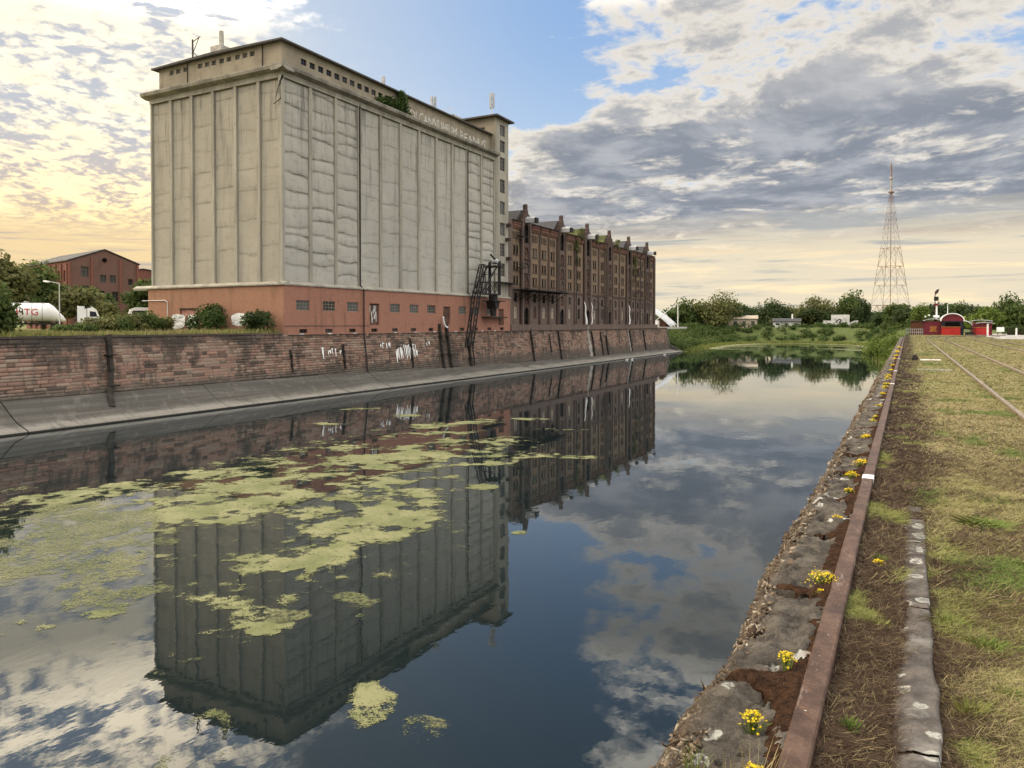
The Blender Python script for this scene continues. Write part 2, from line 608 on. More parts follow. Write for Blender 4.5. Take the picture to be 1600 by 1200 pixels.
# ---------------------------------------------------------------- the materials of this place
def build_materials():
    # water: a still, nearly black mirror with a faint breeze
    m, nt, b, p = material('water', (.010, .016, .018), .0, .5)
    b.inputs['IOR'].default_value = 1.33
    b.inputs['Roughness'].default_value = 0.015
    gl = nt.nodes.new('ShaderNodeBsdfGlossy')
    gl.inputs['Roughness'].default_value = 0.012
    gl.inputs['Color'].default_value = (.93, .96, 1, 1)
    df = nt.nodes.new('ShaderNodeBsdfDiffuse')
    df.inputs['Color'].default_value = (.009, .014, .015, 1)
    fr = nt.nodes.new('ShaderNodeLayerWeight')
    fr.inputs['Blend'].default_value = .5
    ms = nt.nodes.new('ShaderNodeMixShader')
    h = noise(mapv(p, (1, .55, 1), rot=(0, 0, .5)), 1.3, 3, .5) * .6 + noise(p, .22, 2, .5) * 1.2 + noise(p, 6.0, 2, .5) * .05
    bn = nt.nodes.new('ShaderNodeBump')
    bn.inputs['Strength'].default_value = .035
    bn.inputs['Distance'].default_value = .12
    put(nt, bn.inputs['Height'], h)
    for n_ in (gl, fr):
        nt.links.new(bn.outputs[0], n_.inputs['Normal'])
    put(nt, ms.inputs[0], mth(nt, 'POWER', E(nt, fr.outputs['Facing']), 4.45) * .98 + .016)
    nt.links.new(df.outputs[0], ms.inputs[1])
    nt.links.new(gl.outputs[0], ms.inputs[2])
    nt.links.new(ms.outputs[0], nt.nodes['Material Output'].inputs[0])

    # floating algae
    m, nt, b, p = material('algae', (.3, .3, .1), .8, .2)
    n1 = noise(p, .55, 6, .65)
    n2 = noise(p, 6.0, 6, .75)
    n4 = noise(p, 26.0, 3, .7)
    c = mix(nt, step(n1, .36, .64), (.118, .132, .052), (.208, .206, .104))
    c = mix(nt, step(n2, .50, .66) * .8, c, (.065, .078, .028))
    c = mix(nt, step(n4, .54, .70) * .6, c, (.27, .27, .15))
    put(nt, b.inputs['Base Color'], c)
    bump(nt, b, n2 + n4 * .5, .6, .03)
    tr = nt.nodes.new('ShaderNodeBsdfTransparent')
    ms = nt.nodes.new('ShaderNodeMixShader')
    thin = attr(nt, 'cover')
    veil = attr(nt, 'veil')
    cut = step(thin + (noise(p, 2.6, 6, .75) - .5) * 1.7 + (n4 - .5) * 1.1, .40, .60)
    put(nt, ms.inputs[0], cut * (1.0 - veil * step(n2, .62, .36) * .75 - veil * .12))
    nt.links.new(tr.outputs[0], ms.inputs[1])
    nt.links.new(b.outputs[0], ms.inputs[2])
    nt.links.new(ms.outputs[0], nt.nodes['Material Output'].inputs[0])

    # the ground: grass, dry grass, bare soil
    m, nt, b, p = material('ground', (.1, .1, .05), .95, .1)
    n1, n2, n3 = noise(p, .25, 6, .65), noise(p, 2.2, 6, .7), noise(p, 30, 4, .7)
    c = mix(nt, step(n1, .40, .62), (.10, .115, .035), (.22, .20, .075))
    c = mix(nt, step(n2, .50, .66) * .7, c, (.085, .065, .04))
    c = mix(nt, step(n3, .45, .7) * .5, c, (.26, .23, .11))
    c = mix(nt, step(sep(p)[1], 130, 190) * .8, c, mix(nt, step(n2, .38, .62), (.038, .060, .018), (.085, .115, .034)))
    put(nt, b.inputs['Base Color'], c)
    bump(nt, b, n3 + n2 * 2.0, .7, .06)

    # wet dark soil and moss beside the rail
    m, nt, b, p = material('mossy_soil', (.05, .03, .02), 1.0, .1)
    n2, n3 = noise(p, 9, 6, .7), noise(p, 70, 4, .7)
    c = mix(nt, step(n2, .38, .62), (.030, .022, .015), (.075, .045, .030))
    c = mix(nt, step(n3, .5, .7) * .6, c, (.11, .08, .05))
    put(nt, b.inputs['Base Color'], c)
    bump(nt, b, n2 + n3 * .5, 1.0, .03)

    m, nt, b, p = material('moss', (.06, .03, .015), 1.0, .05)
    n2, n3 = noise(p, 22, 5, .7), noise(p, 160, 3, .7)
    c = mix(nt, step(n2, .38, .62), (.020, .011, .008), (.056, .029, .017))
    c = mix(nt, step(n3, .5, .7) * .55, c, (.14, .085, .045))
    put(nt, b.inputs['Base Color'], c)
    bump(nt, b, n3 + n2, 1.0, .012)

    # weathered coping stone with lichen
    m, nt, b, p = material('coping_stone', (.2, .18, .15), .92, .15)
    n1, n2, n3 = noise(p, 5, 7, .65), noise(p, 26, 6, .7), noise(p, 140, 4, .75)
    c = mix(nt, step(n1, .34, .66), (.058, .050, .042), (.170, .148, .122))
    c = mix(nt, step(n2, .50, .70) * .75, c, (.055, .048, .040))
    c = mix(nt, step(n3, .52, .72) * .6, c, (.36, .33, .28))
    wv = noise(p, 16, 3, .6, out=1)
    w1, w2, w3 = sep(wv)
    q0, q1, q2 = sep(p)
    pl = vec(nt, q0 + (w1 - .5) * .05, q1 + (w2 - .5) * .05, 0.0)
    vd = voro(pl, 7.5)
    vr = sep(voro(pl, 7.5, out='Color'))[0]
    spot = step(vd, .36, .29) * step(vr, .60, .66) * step(noise(p, 1.4, 2, .5), .46, .56)
    ring = step(vd, .10, .30) * .45 + .55
    c = mix(nt, spot * step(n2, .66, .45) * .9, c, mix(nt, ring, (.34, .34, .31), (.66, .66, .60)))
    rustc = step(noise(p, 3.1, 4, .6), .62, .72)
    c = mix(nt, rustc * .6, c, (.22, .11, .05))
    grit = attr(nt, 'grit')
    gv = voro(p, 95, out='Color')
    c = mix(nt, grit * .85, c, mix(nt, step(sep(gv)[0], .62, .95), (.105, .076, .052), (.34, .27, .19)))
    put(nt, b.inputs['Base Color'], c)
    bump(nt, b, n2 + n3 * .9 + noise(p, 60, 4, .7) * .6 + grit * voro(p, 95) * 1.5, 1.0, .020)

    # rusted, painted steel edge
    m, nt, b, p = material('rust_steel', (.14, .06, .05), .55, .18)
    n1, n2 = noise(p, 7, 6, .65), noise(p, 90, 5, .75)
    c = mix(nt, step(n1, .36, .64), (.058, .034, .025), (.108, .066, .047))
    c = mix(nt, step(n2, .55, .72) * .6, c, (.045, .025, .02))
    c = mix(nt, step(noise(p, 33, 2, .5), .735, .755), c, (.62, .58, .52))
    c = mix(nt, step(noise(mapv(p, (1, .2, 1)), 14, 4, .7), .60, .70) * .6, c, (.25, .19, .16))
    put(nt, b.inputs['Base Color'], c)
    c = mix(nt, step(noise(p, 3.2, 7, .72), .52, .62) * .6, c, (.040, .024, .019))
    c = mix(nt, step(noise(p, 21, 6, .75), .57, .66) * .7, c, (.165, .080, .042))
    put(nt, b.inputs['Base Color'], c)
    put(nt, b.inputs['Roughness'], step(n2, .3, .7, .42, .75))
    bump(nt, b, n2, .35, .006)
    m, nt, b, p = material('track_steel', (.12, .085, .06), .6, .4)
    n1 = noise(p, 9, 6, .7)
    put(nt, b.inputs['Base Color'], mix(nt, step(n1, .35, .65), (.12, .085, .06), (.26, .215, .165)))

    # harbour wall: sandstone blocks, black crust
    m, nt, b, p = material('wall_stone', (.2, .12, .09), .93, .12)
    rnd = mth(nt, 'FRACT', oinfo(nt) + attr(nt, 'rnd') * 7.31)
    n1, n2, n3 = noise(p, .22, 6, .65), noise(p, 2.2, 6, .7), noise(mapv(p, (1, 1, .25)), 1.3, 5, .65)
    x, y, z = sep(p)
    c = ramp(rnd, (0, (.080, .064, .054)), (.12, (.150, .100, .078)), (.30, (.235, .148, .112)), (.55, (.275, .172, .130)), (.75, (.215, .158, .122)), (.92, (.29, .22, .168)), (1, (.11, .085, .07)))
    crust = step(z + (n1 - .5) * 3.6 + (n2 - .5) * 1.2, 5.3, 6.2) * step(y, 60, 52)
    crust2 = step(n1 + (n3 - .5) * .8, .47, .63)
    c = mix(nt, crust * .85, c, (.050, .044, .038))
    c = mix(nt, crust2 * .78, c, (.062, .053, .045))
    c = mix(nt, step(z + (n2 - .5) * 1.0, 3.0, 2.1) * .75, c, (.085, .078, .066))
    c = mix(nt, step(n2, .56, .72) * .35, c, (.36, .28, .22))
    put(nt, b.inputs['Base Color'], c)
    bump(nt, b, n2 + noise(p, 9, 5, .7) * .5, .6, .05)
    m, nt, b, p = material('wall_joint', (.06, .05, .04), 1, .1)

    m, nt, b, p = material('apron_concrete', (.3, .28, .24), .9, .2)
    x, y, z = sep(p)
    n1, n2, n3 = noise(p, .3, 6, .65), noise(p, 3, 6, .7), noise(mapv(p, (1, .06, 2.5)), 1.6, 6, .65)
    c = mix(nt, step(z + (n1 - .5) * .7 + (n3 - .5) * .6, .30, .70), (.245, .228, .195), (.078, .072, .062))
    c = mix(nt, step(n3, .42, .66) * .6, c, (.15, .138, .118))
    c = mix(nt, step(noise(mapv(p, (.5, 1, 1)), 1.1, 6, .7), .52, .68) * .5, c, (.07, .065, .055))
    c = mix(nt, step(n2, .58, .70) * .5, c, (.09, .085, .07))
    c = mix(nt, step(noise(mapv(p, (.10, 1.1, .3)), 1.9, 6, .65), .54, .68) * .55, c, (.060, .056, .046))
    c = mix(nt, step(noise(p, .9, 6, .7), .55, .66) * .22, c, (.28, .262, .225))
    c = mix(nt, step(z + (n3 - .5) * .10, .15, .09), c, (.018, .017, .014))
    put(nt, b.inputs['Base Color'], c)
    bump(nt, b, n2 + n3, .4, .04)

    # silo concrete: two tones by face (object colour: r = dirt, g = warm)
    m, nt, b, p = material('silo_concrete', (.4, .37, .3), .92, .15)
    oc = sep(oinfo(nt, 'Color'))
    x, y, z = sep(p)
    n1, n2, n3 = noise(p, .16, 6, .62), noise(p, 1.3, 7, .68), noise(mapv(p, (1, 1, .09)), 1.1, 6, .6)
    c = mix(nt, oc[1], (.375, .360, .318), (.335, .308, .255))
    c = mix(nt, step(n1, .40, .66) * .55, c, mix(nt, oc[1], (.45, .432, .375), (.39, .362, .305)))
    c = mix(nt, step(n2, .52, .72) * .45, c, (.24, .215, .165))
    c = mix(nt, step(n3, .52, .70) * (step(z, 18, 34) * .55 + .22), c, (.14, .128, .112))
    n5 = noise(mapv(p, (1, 1, .03)), 3.2, 5, .6)
    c = mix(nt, step(n5, .55, .68) * step(z, 25, 33.5) * .8, c, (.06, .055, .05))
    n6 = noise(mapv(p, (.15, .15, 1)), 2.6, 5, .6)
    c = mix(nt, step(n6, .56, .70) * .30, c, (.20, .18, .145))
    lift = attr(nt, 'lift')
    c = mix(nt, step(lift + (n2 - .5) * .9, .45, 1.0) * (oc[0] * .75 + .12), c, (.085, .078, .066))
    c = mix(nt, step(lift + (n2 - .5) * .5, .02, .6) * oc[0] * .38, c, (.17, .155, .13))
    put(nt, b.inputs['Base Color'], c)
    bump(nt, b, n2 + noise(p, 7, 5, .7) * .4, .45, .08)
    m, nt, b, p = material('silo_trim', (.33, .3, .25), .9, .15)
    n1, n2 = noise(mapv(p, (1, 1, .15)), .9, 6, .65), noise(p, 2.4, 6, .7)
    c = mix(nt, step(n1, .36, .66), (.37, .345, .285), (.255, .235, .195))
    c = mix(nt, step(n2, .56, .72) * .6, c, (.12, .11, .095))
    put(nt, b.inputs['Base Color'], c)
    m, nt, b, p = material('cornice_concrete', (.25, .23, .2), .9, .15)
    n1, n2 = noise(mapv(p, (1, 1, .3)), .7, 6, .65), noise(p, 2.0, 6, .7)
    c = mix(nt, step(n1, .36, .64), (.33, .305, .26), (.19, .175, .15))
    c = mix(nt, step(n2, .56, .72) * .6, c, (.075, .07, .06))
    put(nt, b.inputs['Base Color'], c)
    m, nt, b, p = material('attic_plaster', (.3, .26, .2), .92, .12)
    n1, n2 = noise(p, .35, 6, .65), noise(mapv(p, (1, 1, .2)), 1.6, 6, .68)
    c = mix(nt, step(n1, .36, .64), (.305, .265, .20), (.225, .195, .15))
    c = mix(nt, step(n2, .54, .72) * .55, c, (.115, .10, .08))
    put(nt, b.inputs['Base Color'], c)

    # brickwork seen from too far to tell bricks apart
    def brick(name, c1, c2, dirt, dirtf=.5):
        m, nt, b, p = material(name, c1, .93, .1)
        x, y, z = sep(p)
        bt = nt.nodes.new('ShaderNodeTexBrick')
        put(nt, bt.inputs['Vector'], vec(nt, x + y, z, 0.0))
        bt.inputs['Color1'].default_value = (*c1, 1)
        bt.inputs['Color2'].default_value = (*c2, 1)
        bt.inputs['Mortar'].default_value = (*[q * .75 + .04 for q in c1], 1)
        bt.inputs['Scale'].default_value = 1
        bt.inputs['Brick Width'].default_value = .26
        bt.inputs['Row Height'].default_value = .083
        bt.inputs['Mortar Size'].default_value = .008
        n1, n2, n3 = noise(p, .3, 6, .65), noise(p, 2.6, 7, .7), noise(mapv(p, (1, 1, .12)), 1.2, 6, .62)
        c = mix(nt, step(n1, .35, .68) * .5, E(nt, bt.outputs[0]), tuple(q * 1.25 for q in c2))
        c = mix(nt, step(n2, .52, .72) * dirtf, c, dirt)
        c = mix(nt, step(n3, .52, .70) * dirtf, c, dirt)
        put(nt, b.inputs['Base Color'], c)
        bump(nt, b, n2, .3, .04)
        return m
    brick('brick_base', (.335, .160, .108), (.262, .128, .090), (.160, .090, .068), .65)
    brick('brick_base_warm', (.325, .172, .110), (.262, .140, .092), (.175, .105, .072), .6)
    brick('brick_yellow', (.228, .160, .104), (.182, .128, .086), (.075, .055, .045), .65)
    brick('brick_dark', (.098, .064, .052), (.078, .054, .045), (.036, .031, .028), .65)
    brick('brick_plinth', (.155, .110, .090), (.125, .092, .077), (.058, .048, .042), .65)
    brick('brick_cornice', (.165, .082, .060), (.135, .070, .054), (.08, .045, .036), .5)
    brick('brick_house', (.20, .080, .058), (.165, .072, .055), (.075, .045, .038), .5)
    brick('brick_house_grey', (.165, .088, .070), (.135, .078, .064), (.075, .050, .043), .5)

    plain('roof_felt', (.085, .078, .070), .9, .2)
    plain('slate', (.052, .052, .056), .75, .3)
    plain('slate_mossy', (.075, .082, .035), .95, .1, var=.5, scale=.6)
    plain('iron_black', (.018, .016, .015), .7, .3)
    plain('iron_brown', (.055, .038, .030), .8, .3)
    plain('timber_dark', (.038, .032, .027), .9, .2, var=.4)
    m, nt, b, p = material('window_glass', (.035, .040, .042), .12, .5)
    put(nt, b.inputs['Base Color'], mix(nt, step(oinfo(nt), .45, .55), (.012, .012, .012), (.07, .075, .075)))
    m, nt, b, p = material('void_dark', (.008, .007, .007), 1, 0)
    plain('window_frame', (.20, .185, .16), .8, .2)
    plain('window_frame_dark', (.045, .04, .038), .8, .2)
    plain('boarded_panel', (.115, .070, .052), .9, .1, var=.45)
    plain('white_paint', (.78, .77, .74), .6, .3, var=.12, scale=4)
    plain('white_worn', (.58, .57, .54), .8, .2, var=.45, scale=3)
    plain('lime_stain', (.30, .285, .25), .9, .1, var=.5, scale=1.5)
    plain('tent_cloth', (.50, .51, .52), .6, .3, var=.1)
    plain('white_metal', (.80, .81, .82), .35, .5, var=.06, scale=.6)
    plain('grey_metal', (.42, .42, .42), .5, .5, var=.2)
    plain('galvanised', (.55, .55, .54), .5, .5, var=.15)
    plain('blue_paint', (.23, .38, .55), .7, .2, var=.4)
    plain('pink_paint', (.40, .20, .17), .8, .2, var=.3)
    plain('black_paint', (.015, .015, .017), .6, .3)
    plain('red_paint', (.42, .018, .014), .5, .4, var=.2)
    plain('red_letters', (.50, .020, .025), .5, .3, var=.1)
    plain('maroon_paint', (.15, .012, .025), .5, .4, var=.2)
    plain('brown_wood', (.115, .050, .026), .8, .2, var=.4, scale=4)
    plain('orange_wood', (.42, .17, .05), .8, .2, var=.4, scale=4)
    plain('dark_navy', (.014, .015, .026), .6, .3)
    plain('cream_wall', (.48, .40, .31), .9, .1, var=.18, scale=.8)
    plain('pale_wall', (.62, .61, .58), .9, .1, var=.15, scale=.8)
    plain('tyre', (.02, .02, .02), .9, .2)
    plain('gravel', (.36, .34, .31), .95, .1, var=.3, scale=1.2)
    plain('bark', (.07, .052, .038), .95, .1, var=.4)
    plain('concrete_pale', (.42, .40, .36), .9, .15, var=.3)
    plain('tower_red', (.22, .135, .115), .6, .3, var=.15, scale=.2)
    plain('tower_white', (.36, .33, .31), .6, .3, var=.15, scale=.2)

    def foliage(name, c1, c2, c3, trans=.35):
        m, nt, b, p = material(name, c1, .75, .2)
        t = attr(nt, 'tint')
        c = ramp(t, (0, c1), (.55, c2), (1, c3))
        r_ = oinfo(nt)
        c = mix(nt, r_ * .30, c, c1)
        put(nt, b.inputs['Base Color'], c)
        tr = nt.nodes.new('ShaderNodeBsdfTranslucent')
        nt.links.new(c.s, tr.inputs['Color'])
        ms = nt.nodes.new('ShaderNodeMixShader')
        ms.inputs[0].default_value = trans
        nt.links.new(b.outputs[0], ms.inputs[1])
        nt.links.new(tr.outputs[0], ms.inputs[2])
        nt.links.new(ms.outputs[0], nt.nodes['Material Output'].inputs[0])
    foliage('leaf_dark', (.032, .052, .020), (.058, .086, .030), (.105, .138, .048), .45)
    foliage('leaf_mid', (.045, .072, .022), (.085, .122, .034), (.150, .185, .056), .45)
    foliage('leaf_bright', (.075, .115, .022), (.130, .180, .034), (.210, .250, .060))
    foliage('leaf_olive', (.080, .085, .032), (.145, .150, .052), (.240, .230, .090))
    foliage('leaf_bush', (.034, .060, .016), (.062, .102, .026), (.120, .160, .046), .4)
    # grass blades: tint 0 brown litter, .4 straw, .7 olive, 1 green
    m, nt, b, p = material('blade', (.2, .2, .1), .8, .15)
    c = ramp(attr(nt, 'tint'), (0, (.045, .028, .018)), (.22, (.105, .068, .040)), (.42, (.33, .27, .14)), (.60, (.225, .215, .070)), (.80, (.140, .160, .040)), (1, (.085, .145, .028)))
    put(nt, b.inputs['Base Color'], c)
    plain('blossom', (.80, .58, .015), .7, .2, var=.15, scale=60)
    plain('stonecrop_leaf', (.12, .16, .03), .8, .2, var=.3, scale=40)
    plain('straw', (.42, .33, .18), .8, .2, var=.3, scale=30)


build_materials()

# ---------------------------------------------------------------- shape of the land
SHORE = [(-51, 190), (-52.5, 197), (-53.5, 204), (-56.4, 226), (-59, 254), (-58.5, 282), (-52, 303), (-37.5, 311), (-20.5, 302),
         (-9, 286), (-5.0, 250), (-3.4, 200), (-1.9, 150), (-.6, 122), (-.6, -120), (-51, -120)]


def shore_dist(X, Y):
    """distance outside the basin polygon (negative inside)"""
    P = np.array(SHORE)
    dmin = np.full(X.shape, 1e9)
    ins = np.zeros(X.shape, bool)
    for i in range(len(P)):
        a, b = P[i], P[(i + 1) % len(P)]
        e = b - a
        t = np.clip(((X - a[0]) * e[0] + (Y - a[1]) * e[1]) / (e @ e), 0, 1)
        dmin = np.minimum(dmin, np.hypot(X - a[0] - t * e[0], Y - a[1] - t * e[1]))
        c = ((a[1] > Y) != (b[1] > Y)) & (X < (b[0] - a[0]) * (Y - a[1]) / (b[1] - a[1] + 1e-12) + a[0])
        ins ^= c
    return np.where(ins, -dmin, dmin)


def sstep(x, a, b):
    t = np.clip((x - a) / (b - a), 0, 1)
    return t * t * (3 - 2 * t)


def land(X, Y):
    d = shore_dist(X, Y)
    rough = (fbm(X * .15, Y * .15, 4, 3) - .5) * 1.6
    bank = -1.2 + 1.4 * sstep(d, -6, 1.5) + 5.75 * sstep(d + rough * 2, 2.0, 24) + rough * .5 * sstep(d, 1, 8)
    # east side falls steeper to the basin
    steep = -1.2 + 7.1 * sstep(d + rough, -.5, 7.5)
    east = sstep(X, -30, -6) * sstep(Y, 290, 240)
    h = bank * (1 - east) + steep * east
    far = 5.95 + (fbm(X * .01, Y * .01, 3, 8) - .5) * .5
    h = h * (1 - sstep(d, 22, 60)) + far * sstep(d, 22, 60)
    q = Y < 122
    h = np.where(q & (X > -.45), 5.985, h)
    h = np.where(q & (X <= -.45) & (X > -58.25), -1.5, h)
    h = np.where((Y < 199.5) & (X <= -58.25), 6.55, h)
    h = np.where((Y >= 122) & (Y < 199.5) & (X > -58.25) & (X < -40), -1.5, h)
    return h


def build_ground():
    xs = np.concatenate([[-6000, -3000, -1500, -800, -500, -350], np.arange(-260, -90, 8), np.arange(-90, -58.6, 2), [-58.6, -58.4, -58.1, -57.5, -56, -54],
                         np.arange(-52, -6, 2.0), np.arange(-6, -.8, .75), [-.62, -.5, -.40, 0, .8, 2], np.arange(4, 60, 3), [70, 90, 120, 180, 300, 600, 1200, 2500, 6000]])
    ys = np.concatenate([[-400, -200, -100, -50, -20, 0, 10, 20, 35, 50, 65, 80, 92, 100, 103.6, 112, 121.6, 122.2], np.arange(124, 199, 3), [199, 199.4, 199.8], np.arange(202, 345, 2.5),
                         np.arange(350, 460, 10), [500, 560, 640, 760, 900, 1200, 1800, 3000, 5000, 7000]])
    X, Y = np.meshgrid(xs, ys)
    P = np.stack([X, Y, land(X, Y)], -1)
    o = inst('ground', grid_mesh('ground', P, 'ground', smooth=True))
    tag(o, kind='structure')
    w = MB().quad((-140, -160, 0), (60, -160, 0), (60, 330, 0), (-140, 330, 0)).build('water', 'water')
    tag(w, kind='structure')


build_ground()


def apron_top(y):
    return float(np.interp(y, [14, 58, 88, 130, 200], [2.02, 2.02, 1.45, .95, .90]))


def build_left_wall():
    """the long harbour wall on the far side: body, concrete apron, stone blocks"""
    Y0, Y1 = 14.0, 199.0
    t = thing('harbour_wall', (-57.5, Y0, 0), 'long sandstone block harbour wall with concrete apron below the silo and warehouse', 'wall')
    mb = MB()
    prof = [(-59.4, 6.50), (-58.19, 6.50), (-57.39, 1.95), (-57.07, .13), (-57.07, -1.4), (-59.4, -1.4)]
    mb.prism(prof, 'y', Y0, Y1 - .2)
    mb.build('wall_core', 'wall_joint', t)
    MB().prism([(-57.3, .75), (-56.9, .70), (-53.8, -.02), (-53.7, -.9), (-57.3, -.9)], 'y', Y0, Y1 - .2).build('apron_bed', 'wall_joint', t)
    # sloped concrete apron, slightly uneven
    prof = np.array([(-57.28, 2.02), (-57.0, 1.96), (-56.0, 1.18), (-55.2, .72), (-54.2, .34), (-53.75, .20), (-53.62, .06), (-53.55, -.9)])
    rr = random.Random(2)
    ya = Y0
    while ya < Y1:
        yb = min(ya + rr.uniform(6.0, 9.5), Y1)
        ys = np.linspace(ya + .02, yb - .02, max(4, int((yb - ya) / .6)))
        U = np.tile(prof[None], (len(ys), 1, 1)).copy()
        sc = np.array([apron_top(v) for v in ys])
        U[:, 0, 0] += (2.02 - sc) * .176
        n = fbm(ys[:, None] * .25 + 0 * U[..., 0], U[..., 0] * 1.3, 4, 2) - .5
        jig = rr.uniform(-.035, .035)
        Z = U[..., 1] + (n * .16 + jig) * (U[..., 1] > .03)
        Z = np.where(Z > .1, .1 + (Z - .1) * (sc[:, None] - .1) / 1.92, Z)
        P = np.stack([U[..., 0] + n * .12 + 57.5, np.repeat(ys[:, None], len(prof), 1) - Y0, Z], -1)
        inst('apron_slab', grid_mesh('apron_slab', P, 'apron_concrete', smooth=False), t)
        ya = yb
    # cap slabs along the quay edge left of the silo
    y = Y0
    rng = random.Random(4)
    k = 0
    while y < 57.6:
        L = min(rng.uniform(1.3, 2.1), 57.6 - y)
        m_ = MB().box(-58.72, y + .012, 6.48, -58.02 + rng.uniform(-.02, .03), y + L - .012, 6.66 + rng.uniform(-.02, .02))
        m_.build('cap_stone', 'wall_stone', t)
        y += L
    # blocks
    rng = np.random.default_rng(11)
    protos = []
    for i in range(5):
        ny, nz = 6, 4
        g = np.zeros((nz, ny, 3))
        for a in range(nz):
            for b in range(ny):
                edge = a in (0, nz - 1) or b in (0, ny - 1)
                g[a, b] = (0.022 * (0 if edge else 1) + rng.normal() * (.004 if edge else .010), (b / (ny - 1) - .5) * (1 if edge else .94), (a / (nz - 1) - .5) * (1 if edge else .86))
        inner = g.reshape(-1, 3)
        ii = np.arange(nz * ny).reshape(nz, ny)
        f = [tuple(q) for q in np.stack([ii[:-1, :-1], ii[:-1, 1:], ii[1:, 1:], ii[1:, :-1]], -1).reshape(-1, 4)]
        ring = list(ii[0, :]) + list(ii[1:, -1]) + list(ii[-1, -2::-1]) + list(ii[-2:0:-1, 0])
        nb = len(inner)
        back = [(-.16, inner[r][1], inner[r][2]) for r in ring]
        vs = [tuple(v) for v in inner] + back
        for q in range(len(ring)):
            r2 = (q + 1) % len(ring)
            f.append((ring[q], nb + q, nb + r2, ring[r2]))
        m_ = MB()
        m_.add(vs, f)
        protos.append(m_.mesh('stone_block', 'wall_stone'))
    batter = math.atan2(.80, 4.55)
    rows, z = [], .72
    while z < 6.40:
        h = rng.uniform(.21, .33)
        if 6.47 - z - h < .2: h = 6.47 - z
        rows.append((z, h))
        z += h
    singles, V, F, T = [], [], [], []
    nv = 0
    for (z, h) in rows:
        y = Y0 + rng.uniform(0, .6)
        while y < Y1 - 1.2:
            L = rng.uniform(.45, 1.45)
            zc = z + h / 2
            if zc < apron_top(y) - .05:
                y += L
                continue
            xs = -57.32 - (zc - 1.95) * .80 / 4.55 + rng.normal() * .018
            singles.append((y + L / 2, xs, zc, L - .016, h - .014))
            y += L
    order = sorted(range(len(singles)), key=lambda i: (abs(singles[i][0] - 42) if singles[i][0] > 27.5 else 999))
    near = set(order[:295])
    c, s_ = math.cos(-batter), math.sin(-batter)
    pv = [np.array([v.co for v in p.vertices]) for p in protos]
    quads = [[tuple(q.vertices) for q in p.polygons] for p in protos]
    for i, (yc, x, zc, L, h) in enumerate(singles):
        k = int(rng.integers(0, 5))
        if i in near:
            inst('stone_block', protos[k], t, (x + 57.5, yc - Y0, zc), (0, -batter, 0), (1, L, h))
        else:
            v = pv[k] * np.array([1, L, h])
            v = np.stack([v[:, 0] * c + v[:, 2] * s_, v[:, 1], -v[:, 0] * s_ + v[:, 2] * c], 1) + np.array([x + 57.5, yc - Y0, zc])
            V.append(v)
            F += [tuple(a + nv for a in q) for q in quads[k]]
            T += [rng.random()] * len(v)
            nv += len(v)
    me = np_mesh('stone_blocks', np.concatenate(V), F, 'wall_stone', attrs={'rnd': ('POINT', T)})
    tag(inst('stone_blocks', me, t), kind='stuff')
    # end return of the wall
    MB().prism([(-59.4, 6.49), (-58.1, 6.49), (-57.3, 2.0), (-53.6, .05), (-53.5, -1.2), (-59.4, -1.2)], 'y', Y1 - .2, Y1 + .5).build('end_return', 'apron_concrete', t)
    # joint strip under the silo and warehouse, iron rubbing rail in lengths
    y = 58.4
    while y < 197:
        L = random.Random(int(y * 7)).uniform(4, 9)
        MB().box(-58.03, y, 6.33, -57.93, min(y + L - .5, 198), 6.43).build('rubbing_rail', 'iron_brown', t)
        y += L
    return t


left_wall = build_left_wall()

# ---------------------------------------------------------------- grain silo
def lift_panel(name, u0, u1, z0, z1, place, seed, bulge, dirt, warm, parent, dens=1.0):
    """one cast concrete bay: a height field with sagging lifts; place(u,z,out)"""
    rng = np.random.default_rng(seed)
    us = np.linspace(u0, u1, 15)
    zs = np.linspace(z0, z1, 150)
    U, Z = np.meshgrid(us, zs)
    lifts, z = [], z0
    while z < z1:
        z += rng.uniform(1.1, 2.5) / dens
        lifts.append(z)
    H = (fbm(U * .6 + seed, Z * .5, 4, seed) - .5) * .10
    D = np.zeros_like(U)
    prev = np.full_like(U, z0)
    for i, l in enumerate(lifts):
        lw = l + (fbm(U * .45 + i * 5, U * 0 + i, 3, seed + i) - .5) * .55
        inside = (Z >= prev) & (Z < lw)
        t = np.clip((Z - prev) / np.maximum(lw - prev, .2), 0, 1)
        amp = bulge * (.5 + .8 * fbm(U * .3 + i, U * 0, 2, seed + 40 + i))
        H += np.where(inside, amp * (np.sin(np.pi * np.clip(t * .92 + .10, 0, 1)) ** .55) * (1 - .4 * t), 0)
        st = .35 + .65 * fbm(U * .5 + i * 3.1, U * 0 + i, 3, seed + 70)
        D = np.maximum(D, np.exp(-((Z - lw - .03) / .10) ** 2) * st * 1.35)
        D = np.maximum(D, np.where(Z > lw - .05, np.exp(-(Z - lw) / .45) * .55 * st, 0))
        prev = lw
    P = np.empty(U.shape + (3,))
    off = origin(parent)
    for a in range(P.shape[0]):
        for b in range(P.shape[1]):
            q = place(U[a, b], Z[a, b], H[a, b])
            P[a, b] = (q[0] - off[0], q[1] - off[1], q[2] - off[2])
    o = inst(name, grid_mesh(name, P, 'silo_concrete', attrs={'lift': ('POINT', D.ravel())}), parent)
    o.color = (dirt, warm, 0, 1)
    return o


